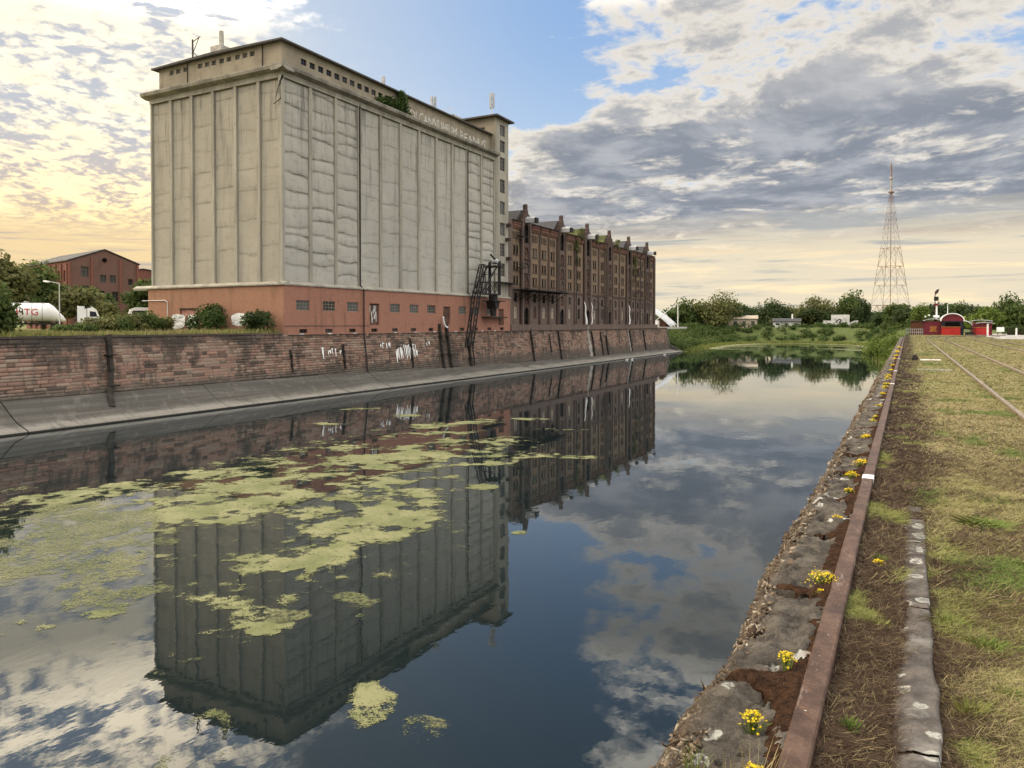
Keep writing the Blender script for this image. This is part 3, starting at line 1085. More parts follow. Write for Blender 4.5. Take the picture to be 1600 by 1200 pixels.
def multi_pane(parent, place, u0, u1, z0, z1, nu, nz, d=.22, frame='window_frame_dark', glass='window_glass', bar=.07):
    """a window: glass, frame with glazing bars; place(u,z,depth)"""
    w = MB()
    w.quad(place(u0, z0, d), place(u1, z0, d), place(u1, z1, d), place(u0, z1, d))
    wo = w.build('window', glass, parent)
    f = MB()
    def bx(a, b, c, e):
        p, q = place(a, c, d - .05), place(b, e, d - .005)
        f.box(*p, *q)
    bx(u0, u0 + bar, z0, z1); bx(u1 - bar, u1, z0, z1)
    bx(u0 + bar, u1 - bar, z0, z0 + bar); bx(u0 + bar, u1 - bar, z1 - bar, z1)
    for i in range(1, nu):
        u = u0 + (u1 - u0) * i / nu
        bx(u - bar * .35, u + bar * .35, z0 + bar, z1 - bar)
    for j in range(1, nz):
        z = z0 + (z1 - z0) * j / nz
        p, q = place(u0 + bar, z - bar * .35, d - .047), place(u1 - bar, z + bar * .35, d - .003)
        f.box(*p, *q)
    f.build('frame', frame, wo)
    return wo


def build_silo():
    X0, X1, Y0, Y1 = -58.5, -79.8, 58.2, 103.9
    t = thing('grain_silo', (-66, 80, 6.5), 'huge windowless concrete grain silo on a red brick base with corner stair tower', 'silo')
    front = lambda u, z, o: (X0 + o, u, z)          # o = outwards
    fdepth = lambda x: (lambda u, z, d: (x - d, u, z))
    edepth = lambda y: (lambda u, z, d: (u, y + d, z))
    # ---- brick base
    b = MB()
    win = [(a, a + 2.0, 9.06, 10.16) for a in (59.66, 63.82, 67.92, 76.13, 80.30, 84.40, 92.46, 96.46, 100.72)]
    doors = [(72.05, 73.93, 7.44, 10.11), (88.38, 90.22, 7.50, 10.06), (104.42, 106.2, 7.40, 10.0)]
    cellar = [(a, a + 1.2, 6.60, 7.02) for a in (60.13, 64.16, 68.25, 72.35, 76.53, 80.6, 84.7, 92.75, 96.8, 100.9, 105.0)]
    wall_cells(b, 57.85, 108.45, 6.3, 11.75, win + doors + cellar, fdepth(-58.12), .32)
    b.build('base_wall', 'brick_base', t)
    e = MB()
    wall_cells(e, -80.05, -58.12, 6.3, 11.75, [(-74.4, -71.6, 6.4, 9.3)], edepth(57.85), .18)
    e.quad((-80.05, 57.85, 6.3), (-80.05, 57.85, 11.75), (-80.05, 108, 11.75), (-80.05, 108, 6.3))
    e.build('base_wall', 'brick_base_warm', t)
    MB().quad((-74.4, 58.03, 6.4), (-71.6, 58.03, 6.4), (-71.6, 58.03, 9.3), (-74.4, 58.03, 9.3)).build('bricked_up_gate', 'pink_paint', t)
    MB().box(-58.6, 58.1, 6.35, -59.2, 108.4, 11.7).build('inner_core', 'void_dark', t)
    MB().box(-74.5, 57.78, 9.32, -71.5, 57.845, 9.42).build('lintel', 'iron_brown', t)
    rw = random.Random(3)
    for (a, c, z0, z1) in win:
        multi_pane(t, fdepth(-58.12), a, c, z0, z1, 4, 3, .16, 'window_frame')
    for (a, c, z0, z1) in cellar:
        multi_pane(t, fdepth(-58.12), a, c, z0, z1, 3, 1, .2, 'window_frame_dark', bar=.05)
    for i, (a, c, z0, z1) in enumerate(doors):
        d = MB()
        n = 5
        for k in range(n):
            u = a + (c - a) * k / n
            d.box(-58.40, u + .012, z0, -58.34 + .012 * (k % 2), a + (c - a) * (k + 1) / n - .012, z1)
        do = d.build('door', 'boarded_panel', t)
        if i == 0:
            s = MB()
            for k in range(9):
                u = rw.uniform(a + .2, c - .3)
                z = rw.uniform(z0 + .2, z1 - .9)
                s.add([(-58.318, u, z), (-58.318, u + rw.uniform(.08, .25), z + .1), (-58.318, u + rw.uniform(.1, .3), z + rw.uniform(.5, .9)), (-58.318, u - .05, z + rw.uniform(.4, .8))], [(0, 1, 2, 3)])
            s.build('paint_splash', 'white_worn', do)
    # sill course and string courses
    MB().box(-58.117, 57.9, 7.35, -58.06, 71.9, 7.43).build('string_course', 'brick_plinth', t)
    for a in (60.4, 64.9, 69.2, 77.2, 81.6, 86.1, 91.6, 95.3, 99.2, 103.2):
        MB().box(-58.118, a - .27, 6.40, -58.02, a + .27, 6.56).build('anchor_plate', 'white_worn', t)
    # ledge between base and shaft
    lg = MB()
    lg.prism([(-58.12, 11.75), (-57.98, 11.72), (-57.96, 11.86), (-58.5, 12.16), (-58.9, 12.16), (-58.9, 11.75)], 'y', 57.6, 108.5)
    lg.build('ledge', 'silo_trim', t)
    lg = MB()
    lg.prism([(57.85, 11.752), (57.66, 11.722), (57.64, 11.862), (58.2, 12.162), (58.6, 12.162), (58.6, 11.752)], 'x', -82.6, -57.97)
    lg.build('ledge', 'silo_trim', t)
    MB().box(-82.6, 57.7, 11.62, -80.06, 62, 11.74).build('canopy_slab', 'silo_trim', t)
    # overlapping pipe conduit on the end wall
    MB().tube([(-81.0, 57.75, 10.35), (-76.8, 57.75, 10.35), (-76.45, 57.75, 10.1), (-76.45, 57.75, 7.0)], [.05] * 4, 6).build('conduit', 'galvanised', t)
    # ---- shaft bays
    pitch = (Y1 - Y0) / 11.0
    ztop = 33.65
    for k in range(11):
        a, c = Y0 + pitch * k + .24, Y0 + pitch * (k + 1) - .24
        heavy = k in (0, 1, 2, 9, 10)
        mid = k in (3, 4, 5)
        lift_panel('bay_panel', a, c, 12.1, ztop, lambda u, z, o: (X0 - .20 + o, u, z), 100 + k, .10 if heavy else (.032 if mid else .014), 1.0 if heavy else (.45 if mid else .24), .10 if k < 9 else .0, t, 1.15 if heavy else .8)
    epitch = (X0 - X1) / 6.0
    for k in range(6):
        a, c = X1 + epitch * k + .24, X1 + epitch * (k + 1) - .24
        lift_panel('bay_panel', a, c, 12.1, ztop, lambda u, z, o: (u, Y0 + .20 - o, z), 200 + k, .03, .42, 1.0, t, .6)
    for k in range(12):
        u = Y0 + pitch * k
        dark = k in (3, 9)
        p = MB()
        if dark:      # expansion joint: two narrow ribs and a dark gap with a downpipe
            p.box(X0 - .4, u - .26, 12.1, X0 + .02, u - .09, 34.0)
            p.box(X0 - .4, u + .09, 12.1, X0 + .02, u + .26, 34.0)
            p.build('pilaster', 'silo_trim', t)
            MB().box(X0 - .4, u - .088, 12.1, X0 - .12, u + .088, 34.0).build('joint_gap', 'void_dark', t)
            MB().tube([(X0 + .07, u, 34.0), (X0 + .07, u, 12.3), (-57.88, u, 11.6), (-57.88, u, 6.4), (-57.05, u - .3, apron_top(u) + .05)], [.085] * 5, 8).build('downpipe', 'iron_black', t)
        else:
            p.box(X0 - .4, u - .23, 12.1, X0 + .03, u + .23, 34.0)
            o = p.build('pilaster', 'silo_trim', t)
    for k in range(6):
        u = X1 + epitch * k
        p = MB()
        p.box(u - .20 - (.04 if k else -.2), Y0 - .06, 12.1, u + .20, Y0 + .4, 34.0)
        p.build('pilaster', 'silo_trim', t)
    # solid core, top beam, cornice
    MB().box(X0 - .42, Y0 + .42, 11.7, X1 + .1, 108.1, 34.2).build('shaft_core', 'silo_trim', t)
    MB().box(X1 + .02, Y0 + .22, 11.7, X1 + .6, 104, 33.9).build('side_wall', 'silo_concrete', t)
    MB().box(X0 + .10, Y0 - .10, 33.72, X1 - .1, 104.0, 34.30).build('top_beam', 'silo_trim', t)
    cn = MB()
    cn.prism([(X0 + .1, 34.302), (X0 + .75, 34.52), (X0 + .85, 34.80), (X0 + .85, 34.92), (X0 - .9, 35.0), (X0 - .9, 34.302)], 'y', Y0 - .83, 104.3)
    cn.build('cornice', 'cornice_concrete', t)
    cn = MB()
    cn.prism([(Y0 - .1, 34.304), (Y0 - .75, 34.524), (Y0 - .85, 34.804), (Y0 - .85, 34.924), (Y0 + .9, 35.004), (Y0 + .9, 34.304)], 'x', X1 - .85, X0 + .83)
    cn.build('cornice', 'cornice_concrete', t)
    # broken corner: hanging reinforcement and spalled hole
    br = MB()
    br.add([(X0 + .04, Y0 + .2, 33.8), (X0 + .3, Y0 - .35, 33.9), (X0 + .1, Y0 - .5, 33.1), (X0 - .5, Y0 - .32, 32.3), (X0 - .75, Y0 - .28, 31.3), (X0 - .35, Y0 - .35, 32.0), (X0 - .1, Y0 - .4, 32.6)], [(0, 1, 2, 6), (2, 3, 5, 6), (3, 4, 5)])
    br.beam((X0 + .1, Y0 - .5, 33.2), (X0 + .15, Y0 - .45, 31.2), .05)
    br.beam((X0 - .9, Y0 - .35, 30.9), (X0 + .2, Y0 - .4, 31.35), .07)
    br.build('broken_bracket', 'iron_black', t)
    # ---- attic storey
    AX, AY, AX1, AY1 = -59.4, 59.0, -79.3, 103.95
    at = MB()
    aw = [(61.86 + i * 1.36, 62.74 + i * 1.36, 36.30, 36.98) for i in range(12)]
    wall_cells(at, AY, AY1, 34.9, 37.9, aw, fdepth(AX), .25)
    at.build('attic_wall', 'attic_plaster', t)
    at = MB()
    ew = [(x - .38, x + .38, 37.02 - .0, 37.55 - .0) for x in (-77.05, -75.9, -74.64, -72.17, -71.0, -69.89, -68.6, -67.43, -66.1, -64.91, -63.8)]
    wall_cells(at, AX1, AX, 34.9, 37.95, ew, edepth(AY), .25)
    at.build('attic_wall', 'attic_plaster', t)
    MB().box(AX - .3, AY + .3, 34.9, AX1, AY1, 37.65).build('attic_core', 'void_dark', t)
    for h in aw[:10]:
        multi_pane(t, fdepth(AX), *h, 2, 2, .2, 'window_frame_dark', bar=.05)
    for h in ew:
        multi_pane(t, edepth(AY), *h, 3, 2, .2, 'window_frame', bar=.06)
    rf = MB()
    rf.prism([(AX + .55, 37.86), (AX + .55, 38.04), (-69.5, 38.30), (AX1 - .75, 38.10), (AX1 - .75, 37.90), (-69.5, 38.0)], 'y', AY - .55, AY1)
    rf.build('attic_roof', 'roof_felt', t)
    for x in (-74.25, -62.2):
        MB().tube([(x, AY - .06, 38.0), (x, AY - .06, 35.0)], [.06, .06], 6).build('drain', 'iron_brown', t)
    # roller-painted lettering on the attic
    def letters(txt, y0, y1, z, hgt):
        me = text_mesh(txt, 1.0, 'white_worn', .004)
        xs = [v.co.x for v in me.vertices]
        zs = [v.co.y for v in me.vertices]
        sx, sz = (y1 - y0) / (max(xs) - min(xs)), hgt / (max(zs) - min(zs))
        o = origin(t)
        for v in me.vertices:
            a, c = v.co.x, v.co.y
            jz = .16 * (vn(a * 2.1, .3, 4) - .5)
            v.co = (AX + .012 + v.co.z - o[0], y0 + (a - min(xs)) * sx - o[1], z + (c - min(zs)) * sz * (1 + jz) + jz - o[2])
        inst('lettering', me, t)
    letters('KOI CANNUMIUM', 81.2, 94.0, 35.32, 1.35)
    letters('BEANUS', 95.0, 102.6, 35.22, 1.35)
    # ---- stair tower
    TX0, TX1, TY0, TY1 = -58.42, -66.2, 103.98, 108.35
    tw = MB()
    th = [(105.5, 107.2, z1, z0) for z0, z1 in ((39.88, 38.1), (37.36, 35.5), (34.64, 32.5), (31.07, 28.9), (27.51, 25.4), (24.05, 21.96), (20.7, 18.6), (17.45, 15.35))]
    wall_cells(tw, TY0, TY1, 11.9, 40.7, th, fdepth(TX0), .3)
    tw.quad((TX0, TY1, 11.9), (TX1, TY1, 11.9), (TX1, TY1, 40.7), (TX0, TY1, 40.7))
    tw.build('tower_wall', 'silo_trim', t)
    tw = MB()
    eh = [(-62.6, -60.4, 36.9, 39.3)]
    wall_cells(tw, TX1, TX0, 34.9, 40.7, eh, edepth(TY0), .3)
    tw.quad((TX1, TY0, 34.9), (TX1, TY1, 34.9), (TX1, TY1, 40.7), (TX1, TY0, 40.7))
    tw.build('tower_wall', 'attic_plaster', t)
    MB().box(TX0 - .35, TY0 + .35, 12, TX1 + .1, TY1 - .1, 40.6).build('tower_core', 'void_dark', t)
    for h in th:
        multi_pane(t, fdepth(TX0), *h, 3, 4, .2, 'window_frame', bar=.08)
    multi_pane(t, edepth(TY0), *eh[0], 3, 2, .2, 'window_frame', bar=.1)
    rf = MB()
    rf.box(TX0 + .75, TY0 - .8, 40.7, TX1 - .6, TY1 + .75, 40.95)
    rf.add([(TX0 + .75, TY0 - .8, 40.952), (TX1 - .6, TY0 - .8, 40.952), (TX1 - .6, TY1 + .75, 40.952), (TX0 + .75, TY1 + .75, 40.952), ((TX0 + TX1) / 2, (TY0 + TY1) / 2, 41.6)], [(0, 1, 4), (1, 2, 4), (2, 3, 4), (3, 0, 4)])
    rf.build('tower_roof', 'roof_felt', t)
    # iron landing and hoist hoods on the tower's foot
    MB().box(-58.4, 103.2, 14.2, -57.0, 109.6, 14.32).build('landing', 'iron_black', t)
    for z, y in ((23.6, 107.9), (21.2, 107.6), (18.1, 107.9)):
        MB().box(-58.41, y - .35, z, -57.7, y + .3, z + .5).build('hoist_hood', 'iron_brown', t)
    MB().box(-58.11, 99.0, 8.55, -57.05, 105.6, 8.72).build('loading_shelf', 'iron_black', t)
    return t


silo = build_silo()

# ---------------------------------------------------------------- brick warehouse
def build_warehouse():
    t = thing('brick_warehouse', (-62, 148, 7.45), 'derelict long brick warehouse with six stepped gables and hoist housings on the quay', 'warehouse')
    FX = -58.72
    place = lambda u, z, d: (FX - d, u, z)
    bays = [(109.9, 113.2), (117.0, 120.7), (120.7, 124.5), (124.5, 128.3), (132.1, 136.6), (136.6, 141.3), (145.2, 149.7), (149.7, 154.2),
            (158.2, 162.7), (162.7, 167.3), (171.0, 174.4), (174.4, 177.9), (177.9, 181.3), (185.0, 188.8)]
    gables = [(113.2, 117.0), (128.3, 132.1), (141.3, 145.2), (154.2, 158.2), (167.3, 171.0), (181.3, 185.0)]
    rng = random.Random(21)
    wmesh = {}

    def window(u0, u1, z0, z1, kind, x=FX, depth=.05):
        """alike windows share their mesh; a dark sheet with a cross of bars"""
        w, h = round(u1 - u0, 2), round(z1 - z0, 2)
        key = (w, h, kind)
        if key not in wmesh:
            m = MB()
            m.quad((0, -w / 2, 0), (0, w / 2, 0), (0, w / 2, h), (0, -w / 2, h))
            m.cur = 1
            m.box(.012, -.03, 0, .05, .03, h)
            m.box(.014, -w / 2, h * .62, .052, w / 2, h * .62 + .06)
            wmesh[key] = m.mesh('window', {'dark': ['window_glass', 'window_frame_dark'], 'board': ['boarded_panel', 'window_frame_dark'],
                                           'pale': ['cream_wall', 'window_frame_dark'], 'void': ['void_dark', 'window_frame_dark']}[kind])
        o = origin(t)
        return inst('window', wmesh[key], t, (x - depth - o[0], (u0 + u1) / 2 - o[1], z0 - o[2]))

    for bi, (a, b) in enumerate(bays):
        ca, cb = a + .30, b - .30
        c = (ca + cb) / 2
        upper = []
        for (z0, z1) in ((14.30, 15.60), (16.75, 18.05), (19.40, 20.80)):
            for s in (-1, 1):
                upper.append((c + s * .52 - .37, c + s * .52 + .37, z0 - .05, z1 + .1))
        top = [(c + k * .60 - .19, c + k * .60 + .19, 22.30, 23.35) for k in (-1.5, -.5, .5, 1.5)]
        m = MB()
        wall_cells(m, ca, cb, 13.85, 23.75, upper + top, place, .06, arch=.30)
        m.build('wall_panel', 'brick_yellow', t)
        for h in upper:
            window(*h, rng.choice(['dark', 'void', 'void', 'void', 'board']))
        for h in top:
            window(*h, 'void')
        # hood moulds over the window pairs, sill bands
        for z in (15.62, 18.07, 20.82):
            MB().box(FX + .004, c - 1.0, z + .04, FX + .07, c + 1.0, z + .18).build('hood_mould', 'brick_dark', t)
        for z in (14.12, 16.57, 19.22, 22.10):
            MB().box(FX + .003, c - 1.02, z, FX + .09, c + 1.02, z + .15).build('sill', 'brick_dark', t)
        # lower storey
        low = [(c - .55, c + .55, 8.55, 10.75), (c - .55, c + .55, 11.35, 12.95)]
        m = MB()
        wall_cells(m, ca, cb, 7.45, 13.45, low, place, .14, arch=.5)
        m.build('plinth_panel', 'brick_plinth', t)
        window(*low[0], rng.choice(['pale', 'dark', 'board', 'pale']), depth=.12)
        window(*low[1], rng.choice(['dark', 'dark', 'void']), depth=.12)
        MB().box(FX - .1, ca, 13.45, FX + .14, cb, 13.85).build('string_course', 'brick_dark', t)
        # corbelled cornice
        k = MB()
        k.box(FX - .2, ca, 23.75, FX + .16, cb, 24.05)
        n = max(4, int((cb - ca) / .42))
        for i in range(n):
            u = ca + (cb - ca) * (i + .5) / n
            k.box(FX + .16, u - .09, 23.80, FX + .24, u + .09, 24.10)
        k.box(FX - .2, ca, 24.102, FX + .28, cb, 24.60)
        k.box(FX - .2, ca, 24.602, FX + .38, cb, 25.02)
        k.build('cornice', 'brick_cornice', t)
        MB().box(FX - 1.2, a, 25.022, FX + .60, b, 25.14).build('gutter', 'iron_black', t)
    edges = sorted({b for a, b in bays} | {a for a, b in bays})
    gl = {g for ab in gables for g in ab}
    for u in edges:
        if u in gl:
            continue
        m = MB()
        m.box(FX - .2, u - .29, 7.45, FX + .16, u + .29, 24.55)
        m.box(FX - .2, u - .36, 7.45, FX + .24, u + .36, 8.2)
        m.build('pilaster', 'brick_dark', t)
    MB().box(FX - .2, 108.5, 7.45, FX + .30, 109.85, 25.0).build('stair_pier', 'brick_plinth', t)
    MB().box(FX - .2, 188.5, 7.45, FX + .32, 189.6, 24.9).build('corner_pier', 'brick_dark', t)
    # gables
    GX = FX + .26
    gp = lambda u, z, d: (GX - d, u, z)
    for gi, (a, b) in enumerate(gables):
        c = (a + b) / 2
        holes = [(c - .85, c + .85, 7.5, 10.5), (c - .80, c + .80, 11.0, 13.1), (c - .85, c + .85, 14.0, 15.9), (c - .85, c + .85, 16.4, 18.3), (c - .85, c + .85, 18.9, 20.9), (c - .85, c + .85, 21.6, 24.9)]
        m = MB()
        wall_cells(m, a, b, 7.45, 25.0, holes, gp, .22, arch=.75)
        m.quad((GX, a, 7.45), (FX, a, 7.45), (FX, a, 25.0), (GX, a, 25.0))
        m.quad((GX, b, 7.45), (FX, b, 7.45), (FX, b, 25.0), (GX, b, 25.0))
        m.build('gable_wall', 'brick_plinth' if gi % 2 else 'brick_dark', t)
        for hi, h in enumerate(holes):
            m = MB()
            m.quad(gp(h[0], h[2], .20), gp(h[1], h[2], .20), gp(h[1], h[3], .20), gp(h[0], h[3], .20))
            d = m.build('loading_door', 'void_dark' if hi in (0, 5) else ('boarded_panel' if (hi + gi) % 3 else 'brick_plinth'), t)
            m = MB()
            m.box(GX - .19, c - .04, h[2], GX - .15, c + .04, h[3])
            m.box(GX - .192, h[0], h[2] + 1.0, GX - .152, h[1], h[2] + 1.08)
            m.build('frame', 'window_frame_dark', d)
            if 1 < hi < 5:
                MB().box(GX + .003, h[0] - .1, h[2] - .16, GX + .22, h[1] + .1, h[2] - .03).build('sill', 'brick_dark', t)
        for s in (-1, 1):
            e = c + s * 1.45
            MB().box(GX + .002, e - .26, 7.45, GX + .13, e + .26, 25.6).build('buttress', 'brick_dark' if gi % 2 else 'brick_plinth', t)
        # stepped top with finial
        g = MB()
        poly = [(a - .1, 25.0), (b + .1, 25.0), (b + .1, 25.7), (b - .55, 25.72), (b - .62, 26.5), (c + .72, 26.7), (c + .55, 27.2), (c + .36, 27.45), (c + .36, 28.1), (c + .2, 28.35),
                (c - .2, 28.35), (c - .36, 28.1), (c - .36, 27.45), (c - .55, 27.2), (c - .72, 26.7), (a + .62, 26.5), (a + .55, 25.72), (a - .1, 25.7)]
        g.prism(poly, 'x', GX - .55, GX + .02)
        g.build('stepped_gable', 'brick_dark', t)
        if gi != 3:
            h = MB()
            h.prism([(c - .55, 25.05), (c + .55, 25.05), (c + .55, 25.75), (c, 26.15), (c - .55, 25.75)], 'x', GX + .03, GX + 1.75)
            h.build('hoist_housing', 'grey_metal', t)
            MB().box(GX + 1.755, c - .5, 25.0, GX + 2.1, c + .5, 25.85).build('hoist_door', 'iron_black', t)
        # cross roof behind the gable
        w = 3.1
        r = MB()
        r.prism([(c - w, 25.1), (c + w, 25.1), (c + .9, 27.25), (c - .9, 27.25)], 'x', -72, GX - .56)
        r.build('cross_roof', 'slate_mossy' if gi in (2, 3) else 'slate', t)
    MB().prism([(FX - .3, 7.5), (FX - .3, 25.0), (FX - 9, 26.3), (FX - 18, 25.0), (FX - 18, 7.5)], 'y', 108.6, 189.4).build('main_body', 'brick_dark', t)
    # iron canopy over the quay doors
    m = MB()
    m.box(FX + .3, 110.2, 13.30, FX + 2.9, 127.5, 13.42)
    for i in range(8):
        y = 110.6 + i * 2.35
        m.beam((FX + .05, y, 11.7), (FX + 2.7, y, 13.3), .10)
        m.beam((FX + .05, y, 13.2), (FX + 2.8, y, 13.2), .10)
    m.build('canopy', 'iron_black', t)
    m = MB()
    for i in range(18):
        y = 110.2 + i * 1.0
        m.beam((FX + 2.85, y, 13.4), (FX + 2.85, y, 14.1), .04)
    m.beam((FX + 2.85, 110.2, 14.1), (FX + 2.85, 127.3, 14.1), .05)
    m.build('canopy_railing', 'iron_brown', t)
    # plinth of squared stone under the facade
    MB().box(-58.9, 108.6, 6.45, -57.9, 190.0, 7.44).build('stone_plinth', 'brick_plinth', t)
    # iron frame and gangway in front of the third gable
    m = MB()
    for y in (145.5, 149.5, 153.5):
        m.beam((-57.4, y, 7.5), (-57.4, y, 10.9), .09)
    m.beam((-57.4, 143, 10.6), (-57.4, 156, 10.5), .12)
    m.beam((-57.4, 145, 12.2), (-57.4, 154, 10.6), .09)
    m.build('gangway_frame', 'iron_black', t)
    m = MB()
    for y in (168.5, 172, 176, 180):
        m.beam((-57.5, y, 7.5), (-57.5, y, 10.2), .09)
    m.beam((-57.5, 166, 10.1), (-57.5, 183, 10.0), .12)
    m.build('gangway_frame', 'iron_black', t)
    # balcony and fire stair irons high on the first bay and between the last gables
    for (y, z) in ((112.3, 22.4), (112.1, 17.0), (173.0, 19.0), (175.6, 21.0), (173.4, 15.0)):
        m = MB()
        m.box(FX + .38, y - 1.1, z, FX + 1.2, y + .9, z + .12)
        for k in range(5):
            m.beam((FX + 1.15, y - 1.0 + k * .45, z + .1), (FX + 1.15, y - 1.0 + k * .45, z + .9), .05)
        m.beam((FX + 1.15, y - 1.1, z + .9), (FX + 1.15, y + .9, z + .9), .06)
        m.build('iron_balcony', 'iron_black', t)
    for y in (136.6, 152.0, 176.4):
        MB().tube([(FX + .50, y, 24.4), (FX + .50, y, 7.5)], [.08, .08], 6).build('downpipe', 'iron_black', t)
    return t


warehouse = build_warehouse()


def build_wall_furniture():
    wx = lambda z: -57.32 - (z - 1.95) * .80 / 4.55
    # timber fenders
    spec = [(38.2, 6.7, .7, .42, 'wide dark timber fender on the wall left of the silo, nearest of all'),
            (58.4, 4.9, 2.5, .16, 'short thin iron stake on the wall below the silo corner bush'),
            (66.7, 5.2, 2.4, .20, 'crooked iron ladder stake beside the drip graffiti under the third silo window'),
            (80.0, 5.7, 1.9, .20, 'dark timber stake in front of the large white drip graffiti'),
            (87.2, 7.6, 1.3, .42, 'left of the two thick timber fenders below the silo door with the white hose'),
            (89.0, 7.6, 1.2, .42, 'right of the two thick timber fenders below the silo door with the white hose'),
            (94.4, 5.4, .3, .38, 'dark timber fender at the foot of the lattice crane'),
            (115.6, 6.7, .6, .30, 'dark timber fender below the first warehouse gable'),
            (123.0, 5.6, 2.4, .18, 'short thin iron stake between the first two warehouse gables'),
            (127.0, 6.2, .7, .30, 'dark timber fender just before the second warehouse gable'),
            (143.6, 6.1, .8, .32, 'dark timber fender beside the pale lime streak'),
            (148.6, 6.0, .9, .24, 'first dark timber fender right of the pale lime streak'),
            (151.5, 5.0, .8, .30, 'second dark timber fender right of the pale lime streak'),
            (167.4, 6.0, 1.2, .30, 'dark timber fender below the fifth warehouse gable'),
            (177.6, 6.0, 1.2, .30, 'last dark timber fender before the end of the warehouse')]
    for i, (y, z1, z0, w, lab) in enumerate(spec):
        rng = random.Random(i)
        o = thing('wall_fender', (wx(z0) + .15, y, z0), lab, 'fender', 'timber fenders and stakes on the harbour wall')
        m = MB()
        if i:
            z0 = max(z0, apron_top(y) - .08)
        zs = [z0 + (z1 - z0) * k / 4 for k in range(5)]
        pts = [Vector((wx(z) + .10 + w * .3 + rng.uniform(-.03, .03), y + rng.uniform(-.06, .06) - .22 * (z1 - z) / 5, z)) for z in zs]
        if i == 0:
            pts = [Vector((-55.75, y - 1.15, .95)), Vector((-56.5, y - .8, 1.75)), Vector((-57.0, y - .45, 2.3))] + [p for p in pts if p.z > 2.4]
        for p, q in zip(pts, pts[1:]):
            m.beam(p, q, w, w * .8)
        m.build('post', 'timber_dark', o)
        k = MB()
        for z in (z0 + (z1 - z0) * .3, z0 + (z1 - z0) * .72):
            yo = y - .1
            k.box(wx(z) - .02, yo - w * .9, z, wx(z) + .32 + w * .72, yo + w * .9, z + .10)
        k.build('iron_strap', 'iron_black', o)
    # white drip graffiti on the wall
    def drips(y0, y1, z0, z1, n, label, seed, xoff=.10):
        rng = random.Random(seed)
        m = MB()
        for k in range(n):
            y = y0 + (y1 - y0) * (k + rng.random()) / n
            w = rng.uniform(.10, .26)
            top = rng.uniform(z0 + (z1 - z0) * .6, z1)
            bot = rng.uniform(z0, z0 + (z1 - z0) * .45)
            pts = [(y - w / 2, top), (y + w / 2, top + .05), (y + w * .45, (top + bot) / 2), (y + .03, bot), (y - .03, bot), (y - w * .5, (top + bot) / 2)]
            m.add([(wx(z) + xoff, u, z) for u, z in pts] + [(wx(z) + xoff - .03, u, z) for u, z in pts],
                  [(0, 1, 2, 5), (5, 2, 3, 4), (6, 7, 8, 11), (11, 8, 9, 10), (0, 1, 7, 6), (1, 2, 8, 7), (2, 3, 9, 8), (4, 5, 11, 10), (5, 0, 6, 11)])
            if rng.random() < .6 and n > 3:
                yy, zz = y + rng.uniform(.1, .35), top - rng.uniform(.05, .3)
                m.add([(wx(zz) + xoff + .003, u, zz + e) for u, e in ((y, 0), (yy, .02), (yy, .14), (y, .16))], [(0, 1, 2, 3)])
        o = m.build('wall_graffiti', 'white_paint')
        return tag(o, label, 'graffiti', 'white paint on the harbour wall')
    drips(63.2, 66.4, 3.5, 5.1, 6, 'white dripping graffiti letters on the wall below the silo, left one', 1)
    drips(76.4, 81.4, 2.6, 5.0, 16, 'large white dripping graffiti on the wall below the silo middle', 2)
    drips(73.6, 75.9, 4.4, 5.3, 5, 'small white drip marks left of the large wall graffiti', 3)
    drips(83.6, 84.6, 4.5, 5.2, 2, 'pair of tiny white drips right of the large wall graffiti', 4)
    # lime streaks
    def streak(y, w, z1, z0, label):
        m = MB()
        zs = np.linspace(z1, z0, 14)
        rng = random.Random(int(y))
        L, Rr = [], []
        for i, z in enumerate(zs):
            ww = w * (.5 + .6 * i / 13) * rng.uniform(.75, 1.2)
            x = (wx(z) if z < 6.45 else -57.92) + .085
            yo = 0
            L.append((x, y - ww / 2 + yo, z)); Rr.append((x, y + ww / 2 + yo, z))
        for i in range(13):
            m.quad(L[i], Rr[i], Rr[i + 1], L[i + 1])
        tag(m.build('lime_streak', 'lime_stain'), label, 'stain', 'lime streaks on the harbour wall')
    streak(141.9, 1.5, 7.2, 1.0, 'broad pale lime streak running down the wall below the third warehouse gable')
    streak(166.6, .9, 6.6, 1.2, 'thin pale lime streak running down the wall below the fifth warehouse gable')
    # hanging white sheets
    def sheet(y, ztop, zbot, w, lean, label):
        m = MB()
        n = 9
        for side in (0, .04):
            pass
        pts = []
        for i in range(n):
            f = i / (n - 1)
            ww = w * (.22 + .78 * f)
            z = ztop + (zbot - ztop) * f
            x = -57.45 + .25 * math.sin(f * 3) + .1 * math.sin(f * 9)
            pts.append(((x, y + lean * f * f - ww / 2, z), (x + .12 * math.sin(f * 7), y + lean * f * f, z), (x, y + lean * f * f + ww / 2, z)))
        for i in range(n - 1):
            for k in range(2):
                m.quad(pts[i][k], pts[i][k + 1], pts[i + 1][k + 1], pts[i + 1][k])
                m.quad(tuple(Vector(pts[i][k]) - Vector((.03, 0, 0))), tuple(Vector(pts[i][k + 1]) - Vector((.03, 0, 0))), tuple(Vector(pts[i + 1][k + 1]) - Vector((.03, 0, 0))), tuple(Vector(pts[i + 1][k]) - Vector((.03, 0, 0))))
        tag(m.build('torn_plastic_sheet', 'white_paint', smooth=True), label, 'plastic sheet', 'torn white sheets on the warehouse')
    sheet(138.9, 12.0, 7.5, 1.0, .9, 'wider torn white plastic sheet hanging left of the third warehouse gable')
    sheet(142.5, 12.0, 7.5, .5, .1, 'narrow torn white plastic sheet hanging at the third warehouse gable')
    sheet(165.8, 12.0, 7.5, .9, .3, 'torn white plastic sheet hanging before the fifth warehouse gable')
    # white hose out of the silo door
    m = MB()
